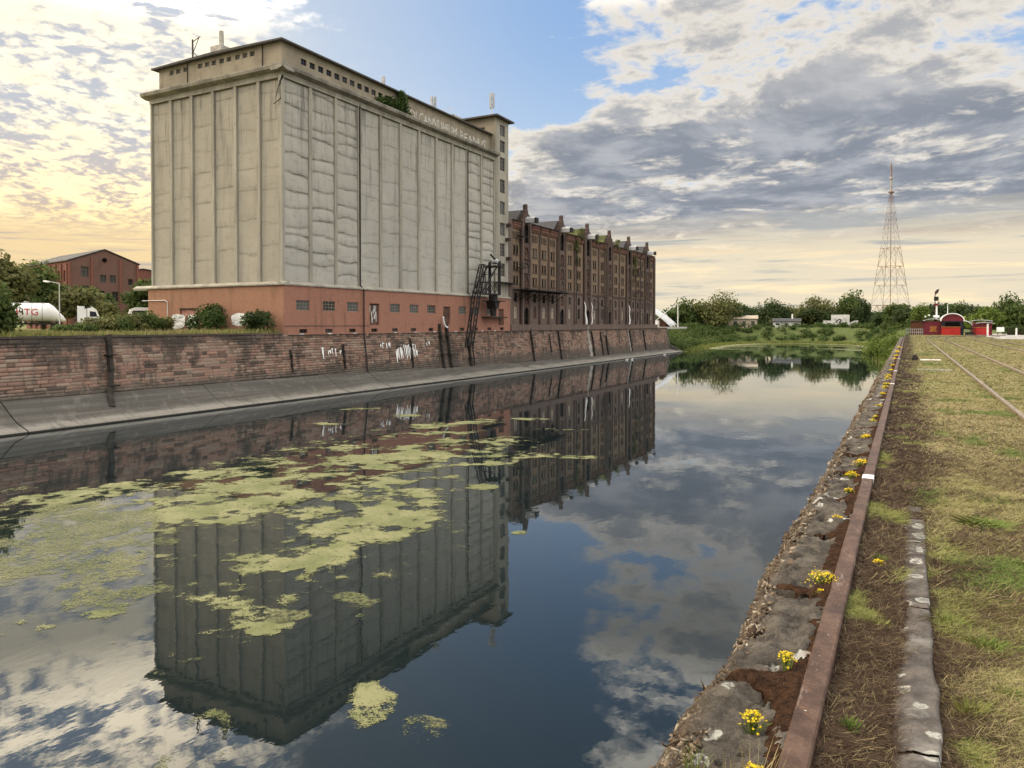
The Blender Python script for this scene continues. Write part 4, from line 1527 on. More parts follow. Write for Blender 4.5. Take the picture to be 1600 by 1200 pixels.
    pts = [Vector((-57.7, 87.7 + 1.35 * (1 - math.cos(f * 1.4)) , 8.6 - 1.5 * math.sin(f * 1.57))) for f in np.linspace(0, 1, 9)]
    m.tube(pts, [.13] * 9, 8)
    tag(m.build('hose', 'white_paint', smooth=True), 'curved white hose hanging out of the middle silo door', 'hose')
    # lattice crane on the quay edge
    t = thing('lattice_crane', (-56.6, 96, 8.6), 'black iron lattice crane with raised jib at the foot of the silo tower', 'crane')
    m = MB()
    for dx in (-.45, .45):
        x = -56.3 + dx
        m.beam((x, 92.0, 4.2), (x, 94.15, 12.0), .16)
        m.beam((x, 92.75, 4.25), (x, 94.85, 12.0), .16)
        n = 9
        for i in range(n):
            f, g = i / n, (i + 1) / n
            p = lambda s, f: Vector((x, (92.0 if s else 92.75) + f * (2.15 if s else 2.1), 4.2 + f * 7.8))
            m.beam(p(i % 2, f), p((i + 1) % 2, g), .08)
    m.build('support_mast', 'iron_black', t)
    m = MB()
    for dx in (-.4, .4):
        x = -56.3 + dx
        m.beam((x, 94.1, 11.9), (x, 96.0, 16.5), .14)
        m.beam((x, 94.9, 11.9), (x, 96.7, 16.4), .14)
        for i in range(6):
            f, g = i / 6, (i + 1) / 6
            p = lambda s, f: Vector((x, (94.1 if s else 94.9) + f * 1.85, 11.9 + f * 4.55))
            m.beam(p(i % 2, f), p((i + 1) % 2, g), .07)
    m.beam((-56.7, 96.35, 16.45), (-55.9, 96.35, 16.45), .2)
    m.build('jib', 'iron_black', t)
    m = MB()
    for x in (-57.3, -55.6):
        for y in (96.2, 97.5, 98.8, 100.2):
            zt = 12.5 + (y - 95.2) * .92
            m.beam((x, y, 12.2), (x, y, min(zt, 17.0)), .10)
        m.beam((x, 95.0, 12.2), (x, 100.5, 12.1), .16)
        m.beam((x, 95.1, 12.4), (x, 100.5, 17.3), .16)
        m.beam((x, 96.4, 13.9), (x, 100.3, 13.9), .08)
        m.beam((x, 98.0, 15.2), (x, 100.3, 15.2), .08)
        for (a, b) in ((96.2, 97.5), (97.5, 98.8), (98.8, 100.2)):
            m.beam((x, a, 12.2), (x, b, 13.9), .06)
            m.beam((x, b, 12.2), (x, a, 13.7), .06)
        m.beam((x, 99.9, 12.1), (x, 99.9, 17.2), .12)
        m.beam((x, 100.5, 12.1), (x, 100.5, 17.2), .12)
        for k in range(7):
            m.beam((x, 99.9, 12.2 + k * .7), (x, 100.5, 12.55 + k * .7), .05)
    for y, z in ((95.1, 12.3), (100.4, 12.1), (100.4, 16.9), (98, 15.1), (97.5, 13.9)):
        m.beam((-57.3, y, z), (-55.6, y, z), .10)
    m.build('slewing_frame', 'iron_black', t)
    MB().box(-57.6, 98.6, 16.35, -55.3, 101.2, 16.5).build('top_platform', 'iron_black', t)
    m = MB()
    m.cyl((-56.9, 100.4, 17.3), (-56.0, 100.4, 17.3), .34, n=12)
    m.build('pulley', 'galvanised', t)
    MB().beam((-56.4, 98.9, 18.2), (-56.4, 100.6, 17.4), .22).build('counter_arm', 'iron_black', t)
    m = MB()
    m.box(-57.5, 98.2, 11.05, -55.4, 101.9, 11.2)
    m.cyl((-56.4, 99.7, 11.2), (-56.4, 99.7, 12.1), .7, n=12)
    m.prism([(98.9, 11.05), (100.6, 11.05), (100.1, 9.9), (99.3, 9.9)], 'x', -57.2, -55.7)
    m.build('turntable', 'iron_black', t)
    m = MB()
    m.cyl((-56.4, 99.7, 8.75), (-56.4, 99.7, 10.0), .45, .55, 10)
    m.build('pedestal', 'iron_black', t)
    # gulls resting on the water
    for i, (x, y, rz, lab) in enumerate(((-51.8, 148.5, .4, 'left of the two white gulls floating close together below the warehouse wall'),
                                         (-51.4, 150.6, 1.0, 'right of the two white gulls floating close together below the warehouse wall'),
                                         (-52.0, 176.5, .2, 'lone white gull floating further along below the warehouse wall'))):
        g = thing('gull', (x, y, 0), lab, 'bird', 'gulls on the water', rz)
        b = MB()
        prof = [(-.32, .03, .14), (-.24, .09, .12), (-.08, .14, .11), (.08, .13, .12), (.17, .08, .19), (.2, .055, .27), (.235, .06, .32), (.29, .035, .31), (.31, .01, .305)]
        rings = []
        for (u, r, z) in prof:
            rings.append([(u, r * math.cos(a), z + r * .85 * math.sin(a)) for a in np.linspace(0, 2 * math.pi, 9)[:-1]])
        vs = [p for rg in rings for p in rg]
        fs = [(i_ * 8 + k, i_ * 8 + (k + 1) % 8, (i_ + 1) * 8 + (k + 1) % 8, (i_ + 1) * 8 + k) for i_ in range(len(rings) - 1) for k in range(8)]
        b.add(vs, fs)
        b.build('body', 'white_paint', g, smooth=True, local=True)
        MB().cyl((.30, 0, .30), (.36, 0, .29), .014, .004, 6).build('beak', 'orange_wood', g, local=True)


build_wall_furniture()

# ---------------------------------------------------------------- roof things and the yard left of the silo
NR = np.random.default_rng


def build_roof_things():
    o = thing('roof_mast', (-74.1, 59.6, 38.2), 'bent iron mast with slanted stays on the silo roof left of the chimney', 'mast')
    m = MB()
    m.beam((-74.1, 59.6, 38.0), (-74.15, 59.6, 40.9), .14)
    m.build('pole', 'iron_brown', o)
    m = MB()
    m.beam((-74.1, 59.6, 40.6), (-72.9, 59.6, 41.0), .07)
    m.beam((-73.0, 59.6, 41.0), (-74.0, 59.6, 39.4), .06)
    m.beam((-74.1, 59.6, 39.5), (-73.0, 59.6, 38.4), .06)
    m.build('stay', 'iron_brown', o)
    o = thing('roof_chimney', (-72.2, 62, 38.3), 'pale stub chimney on a block on the silo roof', 'chimney')
    MB().box(-73.3, 61.4, 38.2, -71.5, 62.8, 40.5).build('chimney_block', 'concrete_pale', o)
    MB().cyl((-72.1, 62, 40.4), (-72.1, 62, 42.3), .30, .26, 10).build('chimney_pipe', 'concrete_pale', o)

    def antenna(x, y, z0, z1, zb, label, n=3, sz=.26):
        o = thing('cell_antenna', (x, y, z0), label, 'antenna', 'antennas on the silo roof')
        MB().cyl((x, y, z0), (x, y, z1), .07, .05, 6).build('pole', 'galvanised', o)
        for k in range(n):
            a = k * 2 * math.pi / n + .5
            px, py = x + .32 * math.cos(a), y + .32 * math.sin(a)
            MB().box(px - sz * .5, py - sz * .5, zb, px + sz * .5, py + sz * .5, z1 - .15).build('panel', 'grey_metal', o)
            MB().beam((x, y, zb + .4), (px, py, zb + .4), .05).build('bracket', 'galvanised', o)
    antenna(-62, 79.4, 37.9, 40.6, 38.7, 'slim pale antenna on the silo roof beside the roof bush', 1, .3)
    antenna(-62, 91.6, 37.9, 41.2, 39.6, 'grey panel antenna on a pole at the middle of the silo roof')
    antenna(-60.2, 105.9, 41.2, 45.4, 42.8, 'tall reddish antenna mast on the stair tower roof')
    o = thing('roof_whip', (-59.2, 107.3, 41.0), 'thin whip aerial on the stair tower roof', 'aerial')
    MB().cyl((-59.2, 107.3, 41.0), (-59.2, 107.3, 46.2), .03, .015, 5).build('rod', 'galvanised', o)
    o = thing('roof_hut', (-68.5, 107, 38.5), 'pale roof hut with railing behind the stair tower', 'hut')
    MB().box(-72.5, 104.5, 36, -66.8, 110.5, 42.4).build('hut_wall', 'concrete_pale', o)
    m = MB()
    for k in range(8):
        m.beam((-72.4 + k * .8, 104.6, 42.4), (-72.4 + k * .8, 104.6, 43.4), .05)
    m.beam((-72.4, 104.6, 43.4), (-66.8, 104.6, 43.4), .06)
    m.build('railing', 'galvanised', o)
    # bush rooted in the gutter
    o = thing('roof_bush', (-58.9, 78.2, 34.9), 'straggly green bush rooted on the silo cornice', 'bush')
    rng = NR(5)
    lob = [(-.1, -2.6, .9, .5, 1.0, .8), (0, -1.2, 1.1, .55, 1.1, 1.0), (.1, .6, 1.2, .6, 1.1, 1.1), (0, 2.0, 1.6, .6, .9, 1.5), (.2, 1.2, 2.6, .5, .7, .8), (.3, 2.6, .2, .4, .8, .9)]
    inst('foliage', crown_mesh('foliage', rng, lob, 1500, .17, 'leaf_bush'), o)
    m = MB()
    for y, h in ((1.9, 3.9), (1.2, 3.1), (-1.0, 1.8), (2.6, 3.4)):
        m.tube([Vector((0, y * .8, 0)), Vector((.1, y, h * .5)), Vector((.15, y * 1.1, h))], [.05, .03, .01], 5)
    m.build('stems', 'bark', o, local=True)
    for i, (y, z, s, lab) in enumerate(((137.0, 22.6, .75, 'green creeper hanging from the warehouse eaves behind the second gable'),
                                        (147.5, 25.2, .7, 'low green scrub on the warehouse roof beside the third gable'),
                                        (160.5, 25.2, .75, 'low green scrub on the warehouse roof beside the fourth gable'),
                                        (172.6, 22.6, .6, 'green creeper hanging beside the fifth warehouse gable'),
                                        (139.2, 25.3, .8, 'leafy scrub growing on the warehouse roof before the third gable'))):
        o = thing('roof_scrub', (-58.2, y, z), lab, 'scrub', 'scrub on the warehouse')
        hang = z < 24
        lob = [(-.2, dy * s, dz * s, .7, .8 * s, (1.6 if hang else .7) * s) for dy, dz in ((-.5, .6), (.3, 1.5), (.5, -.4))] + ([(-.2, 0, -2.2, .5, .5, 1.5)] if hang else [])
        inst('foliage', crown_mesh('foliage', NR(50 + i), lob, 450, .15, 'leaf_olive'), o)


build_roof_things()


def shrub(name, loc, label, w, h, n, size, mat, seed, cat='bush', group=None, lumps=9, flat=1.0, d=None):
    o = thing(name, loc, label, cat, group)
    rng = NR(seed)
    d = d or w
    lob = []
    for i in range(lumps):
        a = rng.random() * 6.28
        rr = .42 * rng.random() ** .5
        z = h * (.15 + .6 * rng.random()) * flat
        r = (.20 + .14 * rng.random())
        lob.append((math.cos(a) * rr * w, math.sin(a) * rr * d, z, r * w, r * d, r * h * 1.25))
    inst('foliage', crown_mesh('foliage', rng, lob, n, size, mat), o)
    m = MB()
    for i in range(5):
        a = rng.random() * 6.28
        m.tube([Vector((0, 0, -.1)), Vector((math.cos(a) * w * .1, math.sin(a) * d * .1, h * .4)), Vector((math.cos(a) * w * .25, math.sin(a) * d * .25, h * .75))], [.07, .05, .015], 5)
    m.build('stems', 'bark', o, local=True)
    return o


TREE_CACHE = {}


def tree(loc, label, w, h, n, size, mat, seed, group=None, base=.28, lumps=16, variant=None, lump=.42, name='tree'):
    o = thing(name, loc, label, 'tree', group)
    key = variant
    if key is not None and key in TREE_CACHE:
        cm, tm, w0, h0 = TREE_CACHE[key]
    else:
        rng = NR(seed)
        cm = crown_mesh('crown', rng, round_lobes(rng, w, h, h * base, lumps, lump), n, size, mat)
        tm = trunk_mesh('trunk', rng, h * .62, h * .026 + .06, 'bark', 6, w * .17)
        w0, h0 = w, h
        if key is not None:
            TREE_CACHE[key] = (cm, tm, w, h)
    rz = (seed * 1.7) % 6.28
    s = (w / w0, w / w0, h / h0)
    inst('crown', cm, o, (0, 0, 0), (0, 0, rz), s)
    inst('trunk', tm, o, (0, 0, 0), (0, 0, rz), s)
    return o


def simple_gable_house(name, loc, rz, w, d, eave, ridge, label, mat, holes, roofmat='slate', cat='building', side_holes=(), sidemat=None):
    """gable front in the local x-z plane at y=0, house runs back along +y"""
    t = thing(name, loc, label, cat, rz=rz)
    m = MB()
    wall_cells(m, -w / 2, w / 2, 0, eave, holes, lambda u, z, dd: (u, dd, z), .35)
    m.add([(-w / 2, 0, eave), (w / 2, 0, eave), (0, 0, ridge)], [(0, 1, 2)])
    m.build('gable_wall', mat, t, local=True)
    m = MB()
    m.add([(-w / 2, d, 0), (w / 2, d, 0), (w / 2, d, eave), (0, d, ridge), (-w / 2, d, eave)], [(0, 1, 2, 3, 4)])
    m.build('rear_wall', mat, t, local=True)
    m = MB()
    wall_cells(m, 0, d, 0, eave, side_holes, lambda u, z, dd: (-w / 2 + dd, u, z), .35)
    m.quad((w / 2, 0, 0), (w / 2, d, 0), (w / 2, d, eave), (w / 2, 0, eave))
    m.build('side_wall', sidemat or mat, t, local=True)
    m = MB()
    e = .35
    m.prism([(-w / 2 - e, eave - .05), (0, ridge + .05), (w / 2 + e, eave - .05), (w / 2 + e, eave + .12), (0, ridge + .24), (-w / 2 - e, eave + .12)], 'y', -.25, d + .3)
    m.build('roof', roofmat, t, local=True)
    MB().box(-w / 2 + .5, .5, 0, w / 2 - .5, d - .5, eave - .2).build('interior', 'void_dark', t, local=True)
    for h in holes:
        f = MB().quad((h[0], .34, h[2]), (h[1], .34, h[2]), (h[1], .34, h[3]), (h[0], .34, h[3])).build('window', 'window_glass', t, local=True)
        m = MB()
        c = (h[0] + h[1]) / 2
        m.box(c - .05, .27, h[2], c + .05, .33, h[3]); m.box(h[0], .265, (h[2] + h[3]) / 2 - .05, h[1], .325, (h[2] + h[3]) / 2 + .05)
        m.build('frame', 'window_frame_dark', f, local=True)
    for h in side_holes:
        MB().quad((-w / 2 + .34, h[0], h[2]), (-w / 2 + .34, h[1], h[2]), (-w / 2 + .34, h[1], h[3]), (-w / 2 + .34, h[0], h[3])).build('window', 'brick_house', t, local=True)
    return t


def build_yard():
    G = 6.55
    # brick mill building with gable to the camera side
    h = simple_gable_house('brick_mill', (-143.1, 93.7, G), R(78), 13.2, 24, 13.4, 15.9, 'old red brick mill with broken windows behind the trees left of the silo', 'brick_house_grey',
                           [(-4.4, -3.0, 10.4, 12.4), (-4.4, -3.0, 5.8, 8.6), (-.9, .3, 9.4, 10.9), (.95, 2.15, 9.4, 10.9), (-1.2, 0, 5.6, 7.7), (1.4, 2.6, 5.4, 7.6), (4.6, 5.5, 9.0, 10.3), (-1.2, 0, 1.6, 3.6), (1.4, 2.6, 1.4, 3.5)],
                           'slate', side_holes=[(1.6 + k * 2.9, 2.6 + k * 2.9, z, z + 2.2) for k in range(7) for z in (1.8, 5.6, 9.4)], sidemat='brick_house')
    for x in (-6.45, -2.4, 3.0, 6.45):
        MB().box(x - .22, -.22, 0, x + .22, -.002, 13.3 if abs(x) > 6 else 14.2).build('pilaster', 'brick_house', h, local=True)
    for k in range(8):
        MB().box(-6.85, .45 + k * 2.9, 0, -6.605, .95 + k * 2.9, 12.9).build('pilaster', 'brick_house', h, local=True)
    MB().cyl((.0, -.23, 13.9), (.0, -.01, 13.9), .42, n=12).build('round_window', 'void_dark', h, local=True)
    h2 = simple_gable_house('brick_annex', (-156, 111.5, G), R(78), 15, 16, 12.6, 13.6, 'red brick annex with narrow pale windows between the mill and the silo', 'brick_house',
                            [(-5.5 + k * 2.3, -4.9 + k * 2.3, z, z + 2.0) for k in range(6) for z in (1.8, 5.4, 9.0)])
    # vehicles
    rz = R(58)
    t = thing('tank_trailer', (-97.9, 52.4, G), 'white silo tank trailer with red HTG lettering parked behind the bushes', 'trailer', rz=rz)
    m = MB()
    rings = []
    for (x, r, zc) in ((-6.6, .3, 2.4), (-6.5, .9, 2.45), (-6.0, 1.16, 2.52), (3.0, 1.16, 2.52), (3.6, 1.14, 2.5), (4.1, 1.0, 2.3), (5.2, .35, 1.62), (5.4, .12, 1.5)):
        rings.append([(x, r * math.cos(a), zc + r * math.sin(a)) for a in np.linspace(0, 2 * math.pi, 17)[:-1]])
    vs = [p for rg in rings for p in rg]
    fs = [(i * 16 + k, i * 16 + (k + 1) % 16, (i + 1) * 16 + (k + 1) % 16, (i + 1) * 16 + k) for i in range(len(rings) - 1) for k in range(16)] + [tuple(range(16)), tuple(range(16 * 7, 16 * 8))]
    m.add(vs, fs)
    m.build('tank', 'white_metal', t, smooth=True, local=True)
    m = MB()
    m.box(-6.2, -.5, .95, 5.0, .5, 1.2)
    m.build('chassis', 'iron_black', t, local=True)
    for x in (-4.6, -3.4, -2.2):
        for s in (-1, 1):
            w = MB().cyl((x, s * .75, .5), (x, s * 1.12, .5), .5, n=16).build('wheel', 'tyre', t, local=True)
            MB().cyl((x, s * 1.122, .5), (x, s * 1.16, .5), .26, n=12).build('rim', 'grey_metal', w, local=True)
    me = text_mesh('HTG', 1.15, 'red_letters', .006)
    ob = inst('lettering', me, t, (.15, -1.185, 2.14), (R(90), 0, 0))
    m = MB()
    for x in (-1.3, -.75):
        m.prism([(x, 2.12), (x + .45, 2.12), (x + .95, 2.55), (x + .45, 2.98), (x, 2.98), (x + .5, 2.55)], 'y', -1.19, -1.165)
    m.build('chevron', 'red_letters', t, local=True)
    for x in (-3.2, 1.8, 2.9):
        rg = MB()
        for k in range(24):
            a0, a1 = 2 * math.pi * k / 24, 2 * math.pi * (k + 1) / 24
            rg.add([(x + dx, 1.175 * math.cos(a), 2.52 + 1.175 * math.sin(a)) for a in (a0, a1) for dx in (-.04, .04)], [(0, 1, 3, 2)])
        rg.build('tank_band', 'grey_metal', t, local=True)
    for x in (-4.5, -1.5, 1.2):
        MB().cyl((x, 0, 3.66), (x, 0, 3.86), .26, n=12).build('hatch', 'grey_metal', t, local=True)
    MB().box(-6.3, -1.0, .75, -6.2, 1.0, 1.15).build('tail_light_bar', 'red_letters', t, local=True)
    MB().box(-6.0, -.35, 3.66, 3.2, .35, 3.70).build('walkway', 'galvanised', t, local=True)
    t = thing('truck_cab', (-97.5, 61.4, G), 'white lorry cab beyond the weeds right of the tank trailer', 'lorry', rz=rz)
    m = MB()
    m.prism([(-1.2, .9), (1.35, .9), (1.4, 2.0), (1.05, 2.95), (.55, 3.35), (-1.2, 3.42)], 'y', -1.15, 1.15)
    m.build('cab_body', 'white_metal', t, local=True)
    m = MB().prism([(-1.15, .3), (1.3, .3), (1.35, .88), (-1.15, .88)], 'y', -1.1, 1.1)
    m.build('bumper', 'iron_black', t, local=True)
    MB().prism([(.25, 2.0), (1.15, 2.0), (.95, 2.65), (.25, 2.75)], 'y', -1.165, -1.152).build('side_window', 'dark_navy', t, local=True)
    MB().prism([(-.4, 3.05), (.5, 3.25), (.2, 3.40), (-.3, 3.40)], 'y', -1.166, -1.152).build('roof_fairing_gap', 'iron_black', t, local=True)
    MB().box(-.12, -1.17, .95, -.06, -1.151, 3.1).build('door_seam', 'iron_black', t, local=True)
    for x in (.5, -2.2):
        for s in (-1, 1):
            MB().cyl((x, s * .8, .5), (x, s * 1.13, .5), .5, n=14).build('wheel', 'tyre', t, local=True)
    MB().box(-4.2, -.45, .7, -1.2, .45, .95).build('chassis', 'iron_black', t, local=True)
    t = thing('motor_home', (-85.5, 62.6, G), 'white camper van half hidden by the silo base and weeds', 'van', rz=rz)
    m = MB()
    m.prism([(-2.9, .6), (3.0, .6), (3.0, 2.0), (2.6, 3.0), (2.2, 3.1), (-2.2, 3.12), (-2.75, 2.9), (-2.95, 2.2)], 'y', -1.1, 1.1)
    m.build('body', 'white_metal', t, local=True)
    for (a, b) in ((-2.55, -1.0), (-.3, 1.1)):
        MB().prism([(a, 2.1), (b, 2.1), (b, 2.62), (b - .12, 2.72), (a + .12, 2.72), (a, 2.62)], 'y', -1.115, -1.102).build('side_window', 'dark_navy', t, local=True)
    for x in (-1.9, 1.9):
        for s in (-1, 1):
            MB().cyl((x, s * .8, .38), (x, s * 1.08, .38), .38, n=14).build('wheel', 'tyre', t, local=True)
    t = thing('street_lamp', (-90.8, 53.7, G), 'slim grey street lamp with short arm beside the tank trailer', 'street lamp')
    MB().cyl((-90.8, 53.7, G), (-90.8, 53.7, G + 6.0), .08, .05, 8).build('pole', 'galvanised', t)
    MB().beam((-90.8, 53.7, G + 5.95), (-92.2, 53.1, G + 6.25), .07).build('arm', 'galvanised', t)
    m = MB().prism([(-92.9, 12.72), (-91.9, 12.62), (-91.9, 12.78), (-92.8, 12.88)], 'y', 52.95, 53.25)
    m.build('lamp_head', 'white_metal', t)
    # graffiti on the silo's end wall
    def splash(x0, x1, z0, z1, mats, label, seed):
        t = thing('graffiti', ((x0 + x1) / 2, 57.84, z0), label, 'graffiti')
        rng = random.Random(seed)
        for k, mt in enumerate(mats):
            m = MB()
            n = 26
            cx, cz = (x0 + x1) / 2, (z0 + z1) / 2
            if k == 0:
                P = [(cx + (x1 - x0) / 2 * math.copysign(abs(math.cos(a)) ** .5, math.cos(a)) * rng.uniform(.86, 1.04), cz + (z1 - z0) / 2 * math.copysign(abs(math.sin(a)) ** .55, math.sin(a)) * rng.uniform(.82, 1.05)) for a in np.linspace(0, 2 * math.pi, n + 1)[:-1]]
                m.add([(u, 57.838, z) for u, z in P] + [(cx, 57.838, cz)], [(i, (i + 1) % n, n) for i in range(n)])
            else:
                for q in range(14):
                    u, z = rng.uniform(x0 + .2, x1 - .3), rng.uniform(z0 + .15, z1 - .25)
                    a = rng.uniform(0, 3.14)
                    L, w = rng.uniform(.12, .42), .05
                    dx, dz = math.cos(a) * L, math.sin(a) * L
                    m.add([(u - dx - w, 57.834, z - dz), (u + dx, 57.834, z + dz - w), (u + dx + w, 57.834, z + dz), (u - dx, 57.834, z - dz + w)], [(0, 1, 2, 3)])
            m.build('paint', mt, t)
    splash(-66.0, -62.2, 7.35, 8.78, ['white_paint', 'grey_metal'], 'white graffiti blob on the silo base between the two bushes', 4)
    splash(-75.9, -73.5, 7.0, 8.8, ['white_worn', 'blue_paint'], 'blue and white graffiti on the silo base by the bricked up gate', 5)
    splash(-73.2, -71.4, 7.0, 8.7, ['white_paint'], 'plain white paint patch on the silo base left of the larger bush', 6)
    # bushes against the silo and the verge
    shrub('bush', (-67.8, 56.3, G), 'larger green bush against the silo end wall between the graffiti', 4.6, 3.6, 2600, .16, 'leaf_bush', 71)
    shrub('bush', (-60.0, 55.9, G), 'round dark green bush at the corner of the silo base', 3.3, 2.7, 2200, .13, 'leaf_dark', 72)
    # tall weeds as a hedge of separate clumps
    rng = NR(9)
    labs = ['leftmost clump of tall weeds in front of the tank trailer', 'second clump of tall weeds in front of the lorry cab', 'third clump of tall weeds below the lorry cab', 'fourth and highest clump of tall weeds on the verge',
            'fifth clump of tall weeds before the camper van', 'last clump of tall weeds beside the silo base corner']
    for i, (x, y, w, h) in enumerate(((-69, 42.3, 3.2, 1.2), (-70, 44.4, 4.0, 1.9), (-70.5, 46.8, 4.6, 2.4), (-71, 49.4, 4.8, 2.8), (-72, 52.0, 4.6, 2.7), (-74, 54.0, 4.6, 2.2))):
        shrub('tall_weeds', (x, y, G), labs[i], w, h, 2400, .15, 'leaf_olive' if i % 2 else 'leaf_mid', 80 + i, 'weeds', 'tall weeds on the verge', 12, .8, d=3.6)
    shrub('bush', (-65.0, 32.6, G), 'big leafy bush at the left edge before the tank trailer', 4.2, 4.2, 4200, .20, 'leaf_mid', 90, lumps=14)
    shrub('bush', (-63.0, 29.6, G), 'darker leafy bush at the far left edge of the quay', 5.0, 3.9, 3200, .20, 'leaf_bush', 91, lumps=12)
    # trees of the yard
    tree((-120, 60.5, G), 'tall backlit tree at the left edge behind the tank trailer', 13, 10.8, 5200, .40, 'leaf_olive', 31, base=.15)
    tree((-128, 73.0, G), 'spreading tree in front of the mill left side', 13, 10.5, 4600, .42, 'leaf_mid', 32, base=.12)
    tree((-112, 70.5, G), 'broad flowering shrub tree behind the lorry cab', 8.5, 6.6, 3600, .30, 'leaf_olive', 33, base=.05)
    tree((-117, 84.0, G), 'round tree in front of the mill gable right side', 8.5, 8.2, 3200, .34, 'leaf_mid', 34, base=.08)
    tree((-124, 80.0, G), 'small dark tree in front of the mill gable centre', 7, 8.6, 2600, .34, 'leaf_bush', 35, base=.08)
    # grass verge of the quay
    rng = NR(17)
    n = 16000
    x = -58.3 - 20 * rng.random(n) ** 1.6
    y = 24 + rng.random(n) * 33.5
    z = np.full(n, G)
    hgt = (.10 + .50 * rng.random(n)) * (.4 + 1.2 * fbm(x * .3, y * .3, 3, 5))
    a = rng.random(n) * 6.28
    w = .035 + .04 * rng.random(n)
    lean = rng.normal(size=(n, 2)) * .22
    v = np.stack([np.stack([x - np.cos(a) * w, y - np.sin(a) * w, z], 1), np.stack([x + np.cos(a) * w, y + np.sin(a) * w, z], 1), np.stack([x + lean[:, 0] * hgt, y + lean[:, 1] * hgt, z + hgt], 1)], 1)
    tint = np.clip(.42 + .5 * fbm(x * .15 + 9, y * .15, 3, 2) + rng.normal(size=n) * .12 - .1, 0, 1)
    o = inst('verge_grass', np_mesh('verge_grass', v.reshape(-1, 3), np.arange(3 * n).reshape(n, 3), 'blade', attrs={'tint': ('FACE', tint)}))
    tag(o, 'dry and green verge grass along the top of the harbour wall', 'grass', kind='stuff')


build_yard()

# ---------------------------------------------------------------- the far bank
def gz(x, y):
    return float(land(np.array([[float(x)]]), np.array([[float(y)]]))[0, 0])


